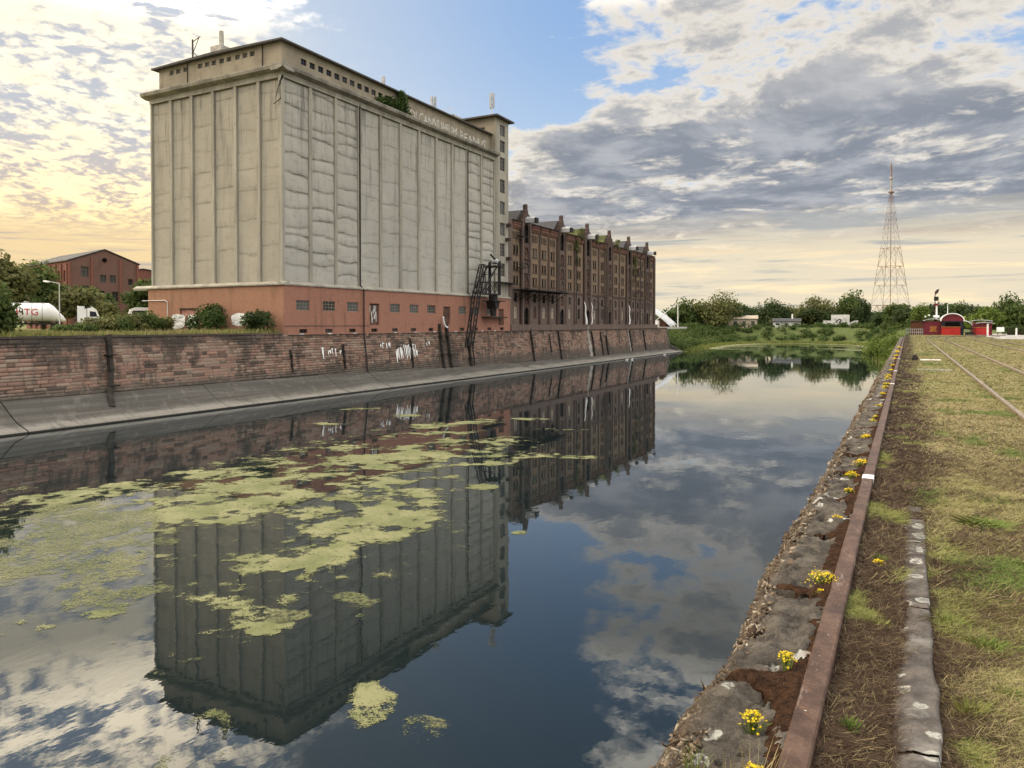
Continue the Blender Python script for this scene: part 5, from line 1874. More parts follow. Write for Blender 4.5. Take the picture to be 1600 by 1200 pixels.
def build_far():
    # trees behind the basin, placed by azimuth from the quay; shared crowns, own scale
    rows = [  # azimuth deg, distance, width, height, leaf kind
        (-16.08, 300, 11.6, 7.6, 'leaf_mid', 'small leafy tree behind the crossed struts of the white tent'),
        (-14.67, 325, 16.3, 11.8, 'leaf_mid', 'first rounded tree right of the white tent'),
        (-13.87, 335, 14.8, 8.8, 'leaf_dark', 'low dark tree squeezed between the two first big trees of the far bank'),
        (-12.90, 325, 24.3, 14.6, 'leaf_olive', 'largest rounded tree of the far bank, pale olive'),
        (-11.71, 340, 20.1, 11.5, 'leaf_dark', 'dark round tree just right of the largest far tree'),
        (-10.99, 350, 16.6, 9.1, 'leaf_dark', 'dark low tree sloping down above the sandy house'),
        (-10.18, 385, 16.0, 9.7, 'leaf_mid', 'small tree with light showing through above the sandy house'),
        (-8.76, 370, 19.4, 11.9, 'leaf_dark', 'rounded dark tree at the two telegraph poles'),
        (-7.62, 400, 17.1, 10.3, 'leaf_olive', 'low airy tree above the pale bungalow'),
        (-7.02, 395, 14.6, 9.5, 'leaf_dark', 'low dark tree at the right end of the pale bungalow'),
        (-5.99, 385, 20.5, 15.0, 'leaf_olive', 'tall airy tree between the bungalow and the graffiti house'),
        (-5.74, 380, 20.9, 8.8, 'leaf_dark', 'dark dense tree below the tall airy tree'),
        (-4.65, 390, 15.6, 13.1, 'leaf_olive', 'tree just left behind the graffiti house'),
        (-3.58, 385, 17.4, 16.4, 'leaf_mid', 'tall clumpy tree behind the graffiti house'),
        (-2.84, 380, 14.3, 11.1, 'leaf_dark', 'dark round tree right behind the graffiti house'),
        (-2.04, 410, 18.3, 7.5, 'leaf_dark', 'low dark tree left of the lattice mast foot'),
        (-1.25, 350, 14.2, 7.2, 'leaf_dark', 'dark tree at the left foot of the lattice mast'),
        (-0.62, 330, 11.6, 9.7, 'leaf_mid', 'pointed tree at the right foot of the lattice mast'),
        (0.07, 320, 13.4, 7.9, 'leaf_dark', 'dense dark tree right of the lattice mast'),
        (0.84, 330, 13.2, 8.1, 'leaf_dark', 'dense dark tree left of the railway signal'),
        (1.66, 300, 11.9, 7.7, 'leaf_dark', 'dense dark tree behind the railway signal'),
        (2.62, 310, 11.6, 9.5, 'leaf_mid', 'two topped tree above the arched kiosk'),
        (3.20, 320, 11.4, 9.0, 'leaf_dark', 'dark pointed tree right above the arched kiosk'),
        (3.92, 300, 12.6, 6.9, 'leaf_dark', 'dark tree between the two red kiosks'),
        (4.59, 250, 12.5, 4.8, 'leaf_bright', 'bright green broad tree behind the right red kiosk'),
        (5.59, 260, 10.3, 10.0, 'leaf_mid', 'tall tree with a raised crown right of the right kiosk'),
        (5.18, 270, 11.2, 6.3, 'leaf_bright', 'bright tree below the raised crown at the right'),
        (6.48, 250, 10.2, 7.4, 'leaf_mid', 'tree at the right edge of the picture'),
    ]
    for i, (az, dist, w, h, mat, lab) in enumerate(rows):
        x, y = dist * math.sin(R(az)), dist * math.cos(R(az))
        k = i % 3
        tree((x, y, gz(x, y) - .2), lab, w, h, 3400, .50, mat, 300 + i, 'trees beyond the basin', .10, 17 + (i % 3) * 4, variant=f'{mat}{k}', lump=.36)
    # scrub that covers the banks: an uncountable mass, one object for each bank
    rng = NR(77)

    def scrub(name, label, pts, mat, n, size):
        lob = []
        for (x, y, s) in pts:
            z = gz(x, y)
            for k in range(3):
                a = rng.random() * 6.28
                lob.append((x + math.cos(a) * s * .4, y + math.sin(a) * s * .4, z + s * (.2 + .25 * rng.random()), s * .5, s * .5, s * .42))
        o = inst(name, crown_mesh(name, rng, lob, n, size, mat))
        tag(o, label, 'scrub', kind='stuff')
    pts = {'a': [], 'b': []}
    for i in range(900):
        az = -19 + 24 * rng.random()
        dd = 292 + 80 * rng.random() ** 1.2
        x, y = dd * math.sin(R(az)), dd * math.cos(R(az))
        s = float(shore_dist(np.array([[x]]), np.array([[y]]))[0, 0])
        if 5 < s < 40 and fbm(np.array(x * .06), np.array(y * .06), 3, 6) > .44:
            pts['a' if rng.random() < .5 else 'b'].append((x, y, 1.3 + 2.2 * rng.random()))
    scrub('far_bank_scrub', 'dark green scrub covering the far bank above the water', pts['a'], 'leaf_bush', 14000, .34)
    scrub('far_bank_scrub', 'lighter green scrub covering the far bank above the water', pts['b'], 'leaf_mid', 12000, .34)
    lp = []
    for i in range(120):
        y = 201 + 95 * rng.random()
        x = np.interp(y, [201, 254, 290], [-56, -62, -62]) + .5 - 16 * rng.random() ** 1.5
        lp.append((x, y, 1.8 + 2.2 * rng.random()))
    scrub('left_bank_scrub', 'green scrub on the steep bank beyond the end of the harbour wall', lp, 'leaf_mid', 11000, .28)
    lp = []
    for i in range(90):
        y = 128 + 140 * rng.random() ** 1.2
        x = np.interp(y, [128, 150, 200, 250], [-.4, -1.5, -3, -4.5]) + .2 + 5 * rng.random() ** 1.6
        lp.append((min(x, .6 + (y - 128) * .03), y, 1.2 + 1.7 * rng.random()))
    scrub('right_bank_scrub', 'bright green scrub on the bank beyond the end of the near quay', lp, 'leaf_bright', 9000, .18)
    # the wood behind everything
    lob = []
    for i in range(420):
        az = -20 + 38 * rng.random()
        dd = 430 + 90 * rng.random()
        hh = (5.5 + 5 * fbm(np.array(az * .9), np.array(.5), 3, 12)) * (.55 + .45 * rng.random())
        x, y = dd * math.sin(R(az)), dd * math.cos(R(az))
        lob.append((x, y, 6 + hh * .62, 3.2 + 2 * rng.random(), 3.2, hh * .40))
        lob.append((x, y, 6 + hh * .25, 3.6, 3.2, hh * .34))
    o = inst('far_wood', crown_mesh('far_wood', rng, lob, 30000, .80, 'leaf_dark'))
    tag(o, 'dark line of woodland closing the view behind the far bank', 'wood', kind='stuff')
    for i, (x, y, w, h, lab) in enumerate(((-5.2 + 3.5, 138, 4.4, 3.4, 'large bright willow bush on the bank beyond the quay end, nearest'), (-1.6, 150, 5.0, 4.6, 'tall bright bush on the right bank behind the nearest willow bush'))):
        shrub('willow_bush', (x, y, gz(x, y) - .2), lab, w, h, 2600, .16, 'leaf_bright', 400 + i, lumps=12)
    # reeds along the waterline
    n = 9000
    P = np.array(SHORE[2:13])
    seg = rng.integers(0, len(P) - 1, n)
    f = rng.random(n)[:, None]
    q = P[seg] * (1 - f) + P[seg + 1] * f
    q = q + rng.normal(size=(n, 2)) * 1.3
    hh = .35 + .8 * rng.random(n)
    a = rng.random(n) * 3.14
    w = .10 + .12 * rng.random(n)
    z0 = np.full(n, -.1)
    v = np.stack([np.stack([q[:, 0] - np.cos(a) * w, q[:, 1] - np.sin(a) * w, z0], 1), np.stack([q[:, 0] + np.cos(a) * w, q[:, 1] + np.sin(a) * w, z0], 1), np.stack([q[:, 0], q[:, 1], hh], 1)], 1)
    o = inst('shore_reeds', np_mesh('shore_reeds', v.reshape(-1, 3), np.arange(3 * n).reshape(n, 3), 'blade', attrs={'tint': ('FACE', .6 + .4 * rng.random(n))}))
    tag(o, 'green reeds fringing the far shore', 'reeds', kind='stuff')

    # pale house row
    def house(px_az, dist, w, d, h, label, mat, roof='slate', extra=()):
        x, y = dist * math.sin(R(px_az)), dist * math.cos(R(px_az))
        z = gz(x, y)
        t = thing('small_house', (x, y, z), label, 'house', rz=R(-px_az))
        m = MB()
        n = max(2, int(w / 3))
        holes = [(-w / 2 + w * (k + .3) / n, -w / 2 + w * (k + .7) / n, h * .35, h * .72) for k in range(n)]
        wall_cells(m, -w / 2, w / 2, -1.0, h, holes, lambda u, zz, dd: (u, dd, zz), .2)
        m.quad((-w / 2, 0, -1), (-w / 2, d, -1), (-w / 2, d, h), (-w / 2, 0, h)); m.quad((w / 2, 0, -1), (w / 2, d, -1), (w / 2, d, h), (w / 2, 0, h))
        m.build('wall', mat, t, local=True)
        for hh in holes:
            MB().quad((hh[0], .18, hh[2]), (hh[1], .18, hh[2]), (hh[1], .18, hh[3]), (hh[0], .18, hh[3])).build('window', 'window_glass', t, local=True)
        m = MB()
        m.prism([(-.5, h - .1), (d / 2, h + d * .16), (d + .5, h - .1), (d + .5, h + .15), (d / 2, h + d * .16 + .25), (-.5, h + .15)], 'x', -w / 2 - .4, w / 2 + .4)
        m.build('roof', roof, t, local=True)
        return t
    house(-11.0, 338, 14.5, 8, 3.9, 'sandy two storey house with flat roof on the far bank', 'cream_wall', 'cream_wall')
    hb = house(-7.75, 352, 11.5, 8, 2.6, 'low pale bungalow with grey roof on the far bank', 'pale_wall')
    MB().box(2.0, 3, 3.2, 2.7, 3.7, 6.0).build('chimney', 'white_paint', hb, local=True)
    # graffiti house
    x, y = 345 * math.sin(R(-4.2)), 345 * math.cos(R(-4.2))
    t = thing('graffiti_house', (x, y, gz(x, y) - .2), 'white flat gable building covered in black graffiti on the far bank', 'building', rz=R(4))
    MB().box(-3.6, 0, 0, 3.6, 7, 5.8).build('main_block', 'pale_wall', t, local=True)
    MB().box(-6.8, .4, 0, -3.61, 6, 3.3).build('left_annex', 'pale_wall', t, local=True)
    m = MB().prism([(3.61, 0), (6.9, 0), (6.9, 3.4), (5.6, 3.3), (3.61, 2.4)], 'y', .4, 6)
    m.build('right_annex', 'white_worn', t, local=True)
    m = MB()
    for (a, b) in (((-1.8, 2.4), (-1.1, 3.4)), ((-1.1, 3.4), (-.2, 3.9)), ((-.2, 3.9), (.4, 3.2)), ((.4, 3.2), (-.4, 2.6)), ((-.4, 2.6), (.3, 2.0)), ((.3, 2.0), (1.0, 2.5)), ((1.3, 2.2), (2.6, 2.5)), ((-2.3, 3.4), (-2.2, 4.2)), ((-1.7, 3.5), (-1.7, 4.2)), ((1.4, 3.6), (1.4, 4.3)), ((1.9, 3.6), (2.0, 4.2))):
        m.beam((a[0], -.03, a[1]), (b[0], -.03, b[1]), .05, .46)
    m.build('graffiti', 'black_paint', t, local=True)
    m = MB()
    for k in range(9):
        m.beam((-3.0 + k * .7, -.03, .3 + .5 * (k % 2)), (-2.6 + k * .7, -.03, 1.2 + .3 * (k % 3)), .05, .4)
    m.build('graffiti', 'maroon_paint', t, local=True)
    m = MB()
    for k in range(3):
        MB().box(4.2 + k * .8, .37, .8, 4.5 + k * .8, .395, 1.9).build('window', 'dark_navy', t, local=True)
    # white tent pavilion beside the warehouse end
    t = thing('tent_pavilion', (-62, 216, 6.0), 'white membrane tent pavilion with crossed masts beyond the warehouse', 'tent')
    m = MB()
    n = 14
    outer = []
    for i in range(n):
        f = i / (n - 1)
        yy = 214 + 6.0 * f
        for xx_i in range(5):
            g = xx_i / 4
            pass
    A = np.linspace(0, 1, 14)
    P = np.zeros((14, 6, 3))
    for i, f in enumerate(A):
        for j in range(6):
            g = j / 5
            X_ = -71 + 10.4 * f
            Z_ = 12.8 - 6.0 * f ** 1.7
            P[i, j] = (X_, 212 + 9 * g, Z_ + .9 * math.sin(math.pi * g) - .3)
    o = inst('membrane', grid_mesh('membrane', P - np.array([-62, 216, 6.0]), 'tent_cloth'), t)
    sol = o.modifiers.new('thickness', 'SOLIDIFY')
    sol.thickness = .08
    m = MB()
    m.beam((-66.5, 211.5, 7.4), (-59.0, 211.5, 13.4), .16); m.beam((-63.2, 211.8, 11.8), (-59.4, 211.8, 6.9), .18)
    m.build('crossed_strut', 'white_paint', t)
    MB().cyl((-58.9, 213, 6.0), (-58.9, 213, 13.2), .16, .12, 8).build('mast', 'white_paint', t)
    MB().box(-65.6, 211.2, 6.0, -64.4, 213, 8.6).build('entrance', 'white_paint', t)
    MB().box(-68, 215, 6.0, -63, 220, 9.0).build('back_room', 'boarded_panel', t)
    # quay road edge beyond the wall end
    tag(MB().box(-66.0, 199.6, 6.2, -58.6, 222, 6.70).build('quay_pavement', 'concrete_pale'), kind='structure')
    # poles
    for i, (az, dist, h, lab) in enumerate(((-9.65, 380, 12.5, 'left of the two thin telegraph poles on the far bank'), (-8.75, 385, 12, 'right of the two thin telegraph poles on the far bank'), (-5.0, 420, 14, 'thin telegraph pole left of the tall clumpy tree'),
                                            (-.05, 400, 11, 'thin pole showing above the trees right of the lattice mast'))):
        x, y = dist * math.sin(R(az)), dist * math.cos(R(az))
        t = thing('telegraph_pole', (x, y, 5.8), lab, 'pole', 'telegraph poles')
        MB().cyl((x, y, 5.5), (x, y, 5.8 + h), .28, .2, 6).build('post', 'timber_dark', t)
        MB().beam((x - 1.2, y, 5.2 + h), (x + 1.2, y, 5.2 + h), .2).build('crossarm', 'timber_dark', t)
    # parked car
    x, y = 330 * math.sin(R(-1.3)), 330 * math.cos(R(-1.3))
    t = thing('parked_car', (x, y, gz(x, y)), 'white parked car between the graffiti house and the bright bushes', 'car', rz=.1)
    MB().prism([(-2.1, .35), (2.1, .35), (2.15, .8), (1.3, .95), (.7, 1.42), (-1.1, 1.42), (-1.8, .98), (-2.15, .85)], 'y', -.85, .85).build('body', 'white_metal', t, local=True)
    MB().prism([(-1.4, .98), (.95, .98), (.6, 1.34), (-1.0, 1.34)], 'y', -.862, -.852).build('window', 'dark_navy', t, local=True)
    for xx in (-1.3, 1.3):
        for s in (-1, 1):
            MB().cyl((xx, s * .62, .33), (xx, s * .87, .33), .33, n=12).build('wheel', 'tyre', t, local=True)

    # lattice radio mast
    cx, cy = -13.3, 718.0
    z0 = 5.5
    t = thing('radio_mast', (cx, cy, z0), 'tall red and white steel lattice radio mast behind the trees', 'mast')
    half = lambda z: 14.2 * (1 - (z - z0) / 118.0) ** 1.06 + .8 if z < 118 else .8
    rot = R(22)
    def leg(k, z):
        a = rot + k * math.pi / 2
        return Vector((cx + half(z) * math.cos(a) * 1.25, cy + half(z) * math.sin(a) * 1.25, z))
    lev = [5.5, 23.6, 40.7, 57, 72.7, 82, 90, 97, 103, 108, 112, 116, 120]
    for i in range(len(lev) - 1):
        m = MB()
        a, b = lev[i], lev[i + 1]
        s = max(.16, .40 - a * .0020)
        for k in range(4):
            m.beam(leg(k, a), leg(k, b), s)
            mid = (leg(k, b) + leg((k + 1) % 4, b)) / 2
            m.beam(leg(k, b), leg((k + 1) % 4, b), s * (.85 if i < 4 else .6))
            if i < 4:
                c1 = (leg(k, a) + leg((k + 1) % 4, a)) / 2
                h1, h2 = (leg(k, a) + leg(k, b)) / 2, (leg((k + 1) % 4, a) + leg((k + 1) % 4, b)) / 2
                for p, q in ((leg(k, a), mid), (leg((k + 1) % 4, a), mid)):
                    m.beam(p, q, s * .6)
                m.beam(h1, mid, s * .45); m.beam(h2, mid, s * .45)
            else:
                m.beam(leg(k, a), leg((k + 1) % 4, b), s * .6)
                m.beam(leg((k + 1) % 4, a), leg(k, b), s * .6)
        m.build('lattice_section', 'tower_red' if i in (3, 2, 0, 6, 7, 10, 11) else 'tower_white', t)
    MB().beam((cx, cy, 8), (cx, cy, 118), .55).build('cable_shaft', 'tower_red', t)
    MB().cyl((cx, cy, 119), (cx, cy, 131), .85, .8, 8).build('antenna_tube', 'tower_white', t)
    MB().cyl((cx, cy, 131), (cx, cy, 145), .75, .6, 8).build('antenna_spike', 'tower_red', t)
    MB().cyl((cx, cy, 120.2), (cx, cy, 121.2), 2.4, 2.4, 12).build('platform', 'tower_red', t)
    m = MB()
    m.cyl((cx, cy, 132), (cx, cy, 134), 1.3, 1.3, 8)
    m.build('antenna_ring', 'tower_white', t)


build_far()

# ---------------------------------------------------------------- the near quay
def soil_z(X, Y):
    return 6.0 + (fbm(X * 3, Y * 3, 4, 71) - .5) * .05 + (fbm(X * 18, Y * 18, 3, 72) - .5) * .022


def build_quay():
    # soil / turf sheet
    m, nt, b, p = material('quay_soil', (.1, .08, .05), 1.0, .1)
    x, y, z = sep(p)
    n1, n2, n3 = noise(p, .8, 6, .65), noise(p, 7, 6, .7), noise(mapv(p, (1, .45, 1), rot=(0, 0, .3)), 45, 5, .75)
    dark = mix(nt, step(n2, .36, .64), (.018, .013, .009), (.055, .034, .022))
    dark = mix(nt, step(n3, .56, .70) * .6, dark, (.15, .105, .06))
    turf = mix(nt, step(n1, .36, .64), (.105, .105, .034), (.190, .170, .066))
    turf = mix(nt, step(n2, .47, .66) * .75, turf, (.050, .036, .022))
    turf = mix(nt, step(n3, .50, .68) * .7, turf, (.30, .245, .12))
    f = step(x + (n1 - .5) * .9 + (n2 - .5) * .3, .02, .62)
    put(nt, b.inputs['Base Color'], mix(nt, f, dark, turf))
    bump(nt, b, n2 + n3 * .5, .8, .025)
    for (x0, x1, y0, y1, st) in ((-.30, 2.4, 1.0, 13.0, .022), (-.30, 4.2, 13.0, 45, .09), (-.30, 40, 45, 121.5, .45), (2.4, 6, -3, 13.0, .12), (-.3, 2.4, -6, 1.0, .1), (4.2, 40, 13, 45, .5)):
        X, Y = np.meshgrid(np.append(np.arange(x0, x1, st), x1), np.append(np.arange(y0, y1, st), y1))
        o = inst('quay_turf', grid_mesh('quay_turf', np.stack([X, Y, soil_z(X, Y)], -1), 'quay_soil'))
        tag(o, kind='structure')
    # dead grass, moss litter, turf blades
    rng = NR(3)
    V, T = [], []
    for (y0, y1, xr, n, w, L, up) in ((2.0, 5, 1.3, 150000, .0009, .050, .34), (5, 10, 2.0, 170000, .0016, .065, .32), (10, 20, 3.6, 130000, .0035, .08, .26), (20, 45, 7, 100000, .009, .10, .2), (45, 121, 18, 80000, .026, .14, .14)):
        x = -.285 + (xr + .285) * rng.random(n)
        y = y0 + (y1 - y0) * rng.random(n)
        kerb = (x > -.02) & (x < .145) & (y < 7.4) & (rng.random(n) < np.where(x < .05, .80, .95))
        paved = (x > 8.5) & (y > 92)
        ok = ~(kerb | paved)
        x, y = x[ok], y[ok]
        k = len(x)
        a = rng.random(k) * 6.283
        ln = L * (.4 + 1.1 * rng.random(k))
        ww = w * (.6 + .8 * rng.random(k))
        rise = ln * up * (rng.random(k) ** 1.5) * 2.0
        z = soil_z(x, y) + .002 + .012 * rng.random(k)
        dx, dy = np.cos(a) * ln, np.sin(a) * ln
        px, py = -np.sin(a) * ww, np.cos(a) * ww
        bend = rng.normal(size=(k, 2)) * ln[:, None] * .18
        p0 = np.stack([x - px, y - py, z], 1)
        p1 = np.stack([x + px, y + py, z], 1)
        p2 = np.stack([x + dx * .6 + px * .9, y + dy * .6 + py * .9, z + rise * .5], 1)
        p3 = np.stack([x + dx, y + dy, z + rise * .8], 1)
        V.append(np.stack([p0, p1, p2, p3], 1).reshape(-1, 3))
        lit = sstep(x + (fbm(x * .9, y * .9, 4, 81) - .5) * .8, .0, .55)
        low = fbm(x * .55 + 3, y * .35, 4, 82)
        turf = np.clip(.54 + .40 * (low - .5) + rng.normal(size=k) * .10, .12, .78)
        turf = np.where(rng.random(k) < .34, .41, turf)
        green = fbm(x * 1.3 + 30, y * .9, 3, 83) + rng.normal(size=k) * .05 > .70
        turf = np.where(green, .84 + .14 * rng.random(k), turf)
        litter = np.clip(.05 + rng.normal(size=k) * .07, 0, .25)
        litter = np.where(rng.random(k) < .10, .36, litter)
        litter = np.where((fbm(x * 4, y * 2.5, 3, 84) > .66), .55 + .3 * rng.random(k), litter)
        bare = (fbm(x * 1.1 + 9, y * .8, 4, 85) > .52) & (rng.random(k) < .72 * sstep(y, 18, 5))
        turf = np.where(bare & ~green, .06 + .20 * rng.random(k), turf)
        T.append(np.where(rng.random(k) < lit, turf, litter))
    V, T = np.concatenate(V), np.concatenate(T)
    o = inst('turf_blades', np_mesh('turf_blades', V, np.arange(len(V)).reshape(-1, 4), 'blade', attrs={'tint': ('FACE', T)}))
    tag(o, 'short dry grass and moss litter covering the near quay', 'grass', kind='stuff')

    # quay wall with coping
    t = thing('quay_wall', (-.6, 0, 5.5), 'near quay wall with weathered lichen spotted coping stones along the water', 'wall')
    MB().prism([(-.80, 5.62), (-.30, 5.62), (-.30, -1.4), (-.95, -1.4)], 'y', -8, 121).build('wall_core', 'coping_stone', t)
    rs = random.Random(8)
    joints = [-6, -4.6, -3.3, -2.0, -.6, .8, 2.05, 3.42, 4.72, 6.05, 7.3, 8.7]
    while joints[-1] < 104:
        joints.append(joints[-1] + rs.uniform(1.1, 1.5))
    prof = np.array([(-.875, 5.56), (-.865, 5.66), (-.85, 5.76), (-.83, 5.85), (-.80, 5.915), (-.765, 5.955), (-.73, 5.978), (-.69, 5.990)] + [(-.66 + .30 * k / 9, 6.0) for k in range(10)])
    for a, b in zip(joints, joints[1:]):
        fine = b < 16 and b > 0
        nu = 46 if fine else 20
        st = .013 if fine else (.05 if b < 40 else .2)
        ys = np.linspace(a + .012, b - .012, max(6, int((b - a) / st)))
        u = np.linspace(0, len(prof) - 1, nu)
        px = np.interp(u, np.arange(len(prof)), prof[:, 0])
        pz = np.interp(u, np.arange(len(prof)), prof[:, 1])
        X, Y = np.meshgrid(px, ys)
        Z = np.tile(pz, (len(ys), 1))
        seed = int(abs(a) * 13)
        top = sstep(X, -.82, -.70)
        X = X + (fbm(Y * 2.2, Y * 0 + .5, 4, 91) - .5) * .16 * (1 - sstep(X, -.86, -.52)) + (fbm(Y * 14, Z * 14, 3, 92) - .5) * .035 * (1 - top)
        n = fbm(X * 7 + seed, Y * 5, 5, 93, .6)
        n = n * .6 + .4 * fbm(X * 16 + seed, Y * 13, 4, 90, .6)
        Z = Z + (n - .5) * .042 + (fbm(X * 3, Y * 1.6, 3, 94) - .5) * .035 + (fbm(X * 24, Y * 24, 3, 89) - .5) * .016
        pit = fbm(X * 15 + 3, Y * 11, 3, 95)
        Z = Z - np.clip(pit - .66, 0, .1) * .45 * top
        pl = fbm(X * 5 + seed, Y * 3.4, 5, 98, .55)
        Z = Z + (.016 * sstep(pl, .46, .485) + .014 * sstep(pl, .56, .58) - .018) * top + (fbm(X * 40, Y * 40, 3, 99) - .5) * .012
        layer = np.clip(fbm(X * 4 + 9, Y * 3, 4, 96) - .54, 0, .05) * .5
        Z = Z + layer * top
        e = np.minimum(Y - a, b - Y)
        Z = Z - .075 * np.exp(-((e - .012 + (fbm(X * 6, Y * 2, 3, 97) - .5) * .08) / .035)) * top
        off = np.array([-.6, 0, 5.5])
        g = (1 - sstep(X, -.80, -.70)) * .9 + .1 * (n > .6)
        inst('coping_stone', grid_mesh('coping_stone', np.stack([X, Y, Z], -1) - off, 'coping_stone', smooth=False, attrs={'grit': ('POINT', g.ravel())}), t)

    def stone_z(X, Y):
        return 6.0 + (fbm(X * 3, Y * 1.6, 3, 94) - .5) * .035

    # moss cushions on the coping: along the steel edge and in the joints
    J = np.array(joints)
    for (y0, y1, st, nm) in ((1.4, 14, .0115, 'near'), (14, 44, .035, 'far'), (44, 104, .12, 'far')):
        X, Y = np.meshgrid(np.arange(-.80, -.375, st if st < .05 else .04), np.arange(y0, y1, st))
        dj = np.abs(Y[..., None] - J[None, None]).min(-1)
        n = fbm(X * 9, Y * 7, 4, 101, .55)
        n2 = fbm(X * 2.2, Y * 1.1, 3, 102)
        near_rail = sstep(X, -.56, -.40)
        h = near_rail * (.42 + 1.15 * n2) + .75 * np.exp(-(dj / .07) ** 2) * sstep(X, -.82, -.62) - .62 + (n - .5) * .85
        h = h + .62 * np.exp(-((Y - 3.42) / .14) ** 2) * np.exp(-((X + .55) / .16) ** 2)
        m_ = np.clip(h, -.25, .7)
        Z = stone_z(X, Y) - .028 + np.where(m_ > 0, .030 + m_ * .062, m_ * .3) + (fbm(X * 60, Y * 60, 2, 103) - .5) * .016
        keep = m_ > -.06
        idx = np.arange(X.size).reshape(X.shape)
        cell = keep[:-1, :-1] & keep[1:, 1:] & keep[1:, :-1] & keep[:-1, 1:]
        f = np.stack([idx[:-1, :-1], idx[:-1, 1:], idx[1:, 1:], idx[1:, :-1]], -1)[cell]
        used, inv = np.unique(f.ravel(), return_inverse=True)
        P = np.stack([X.ravel(), Y.ravel(), Z.ravel()], 1)[used]
        o = inst('moss', np_mesh('moss', P, inv.reshape(-1, 4), 'moss', smooth=True))
        tag(o, 'reddish brown moss cushions on the coping ' + {1.4: 'nearest the camera', 14: 'in the middle distance', 44: 'towards the far end'}[y0], 'moss', kind='stuff')
    # stone crumbs and grit on the broken shoulder of the coping
    n = 15000
    u = rng.random(n) * 7.4
    yy = 1.6 + 26 * rng.random(n) ** 1.9
    bx = np.interp(u, np.arange(len(prof)), prof[:, 0])
    bz = np.interp(u, np.arange(len(prof)), prof[:, 1])
    xx = bx + (fbm(yy * 2.2, yy * 0 + .5, 4, 91) - .5) * .16 * (1 - sstep(bx, -.86, -.52))
    zz = bz + (fbm(xx * 3, yy * 1.6, 3, 94) - .5) * .035 - .008
    c = np.stack([xx, yy, zz], 1)
    sz = (.004 + .012 * rng.random(n) ** 3) * (1 + yy * .04)
    v = c[:, None] + rng.normal(size=(n, 4, 3)) * sz[:, None, None]
    f = (np.arange(n)[:, None, None] * 4 + np.array([(0, 1, 2), (0, 2, 3), (0, 3, 1), (1, 3, 2)])[None]).reshape(-1, 3)
    me = np_mesh('stone_grit', v.reshape(-1, 3), f, 'grit', attrs={'tint': ('POINT', np.repeat(rng.random(n), 4))})
    tag(inst('stone_grit', me), 'brown stone grit and crumbs on the broken edge of the coping', 'grit', kind='stuff')
    # kerb slabs inside the steel edge, mostly overgrown
    y = -2.0
    k = 0
    while y < 7.4:
        L = min([1.9, 1.5, 1.7, 1.6, 1.4, 1.3][k % 6], 7.4 - y)
        X, Y = np.meshgrid(np.concatenate([[-.06, -.055], np.arange(-.05, .125, .012), [.13, .134, .136]]), np.arange(y + .008, y + L - .006, .014))
        Z = 6.022 + (fbm(X * 6, Y * 5, 4, 111) - .5) * .018 + (fbm(X * 30, Y * 30, 3, 112) - .5) * .008
        Z = np.where(X > .127, Z - .06, Z)
        Z = Z - np.clip(-(X - .03) * .40, 0, .1) - .025 * sstep(Y, 5.6, 7.4)
        X = X + (fbm(Y * 3, Y * 0, 3, 113) - .5) * .035 * sstep(X, .05, .12)
        o = inst('kerb_slab', grid_mesh('kerb_slab', np.stack([X, Y, Z], -1) - np.array([-.6, 0, 5.5]), 'kerb_stone', attrs={'grit': ('POINT', np.zeros(X.size))}), t)
        y += L
        k += 1
    # steel edge
    t2 = thing('steel_edge', (-.34, 0, 6.0), 'rusty brown steel edge rail running along the quay beside the coping', 'rail')
    y = -6.0
    for L in (8.6, 5.72, 9.3, 11, 12, 12, 12, 12, 12, 11):
        m = MB()
        e = .008
        x0, x1, z0, z1 = -.392, -.292, 5.93, 6.052
        poly = [(x0, z0), (x1, z0), (x1, z1 - e), (x1 - e, z1), (x0 + e, z1), (x0, z1 - e)]
        m.prism(poly, 'y', y + .002, min(y + L, 104) - .002)
        m.build('rail_length', 'rust_steel', t2)
        y += L
        if y > 103: break
    for yy, w in ((8.32, .10), (21.6, .10), (27.5, .12), (37.5, .1)):
        MB().box(-.394, yy - w, 6.0, -.290, yy + w, 6.0545).build('paint_mark', 'white_paint', t2)
    # railway tracks
    def track(cl, label, gauge=1.5):
        t = thing('railway_track', (cl[0][0], cl[0][1], 6.0), label, 'railway track')
        C = [Vector((x, y, 0)) for x, y in cl]
        for s in (-1, 1):
            pts = []
            for i, c in enumerate(C):
                d = (C[min(i + 1, len(C) - 1)] - C[max(i - 1, 0)]).normalized()
                nrm = Vector((d.y, -d.x, 0))
                pts.append(c + nrm * (s * gauge / 2))
            sec = [(-.034, .085), (.034, .085), (.034, .055), (.014, .04), (.014, -.05), (-.014, -.05), (-.014, .04), (-.034, .055)]
            vs, fs = [], []
            for i, p in enumerate(pts):
                d = (pts[min(i + 1, len(pts) - 1)] - pts[max(i - 1, 0)]).normalized()
                nrm = Vector((d.y, -d.x, 0))
                vs += [p + nrm * u + Vector((0, 0, 6.0 + w)) for u, w in sec]
            n = len(sec)
            for i in range(len(pts) - 1):
                fs += [(i * n + k, i * n + (k + 1) % n, (i + 1) * n + (k + 1) % n, (i + 1) * n + k) for k in range(n)]
            MB().add(vs, fs).build('rail', 'track_steel', t)
    def curve(pts, n=60):
        from mathutils.geometry import interpolate_bezier
        P = [Vector((x, y, 0)) for x, y in pts]
        out = []
        for i in range(len(P) - 1):
            p0, p1 = P[i], P[i + 1]
            t0 = (P[i + 1] - P[max(i - 1, 0)]) / 5
            t1 = (P[min(i + 2, len(P) - 1)] - P[i]) / 5
            out += [tuple(v[:2]) for v in interpolate_bezier(p0, p0 + t0, p1 - t1, p1, 10)][:-1]
        return out + [tuple(P[-1][:2])]
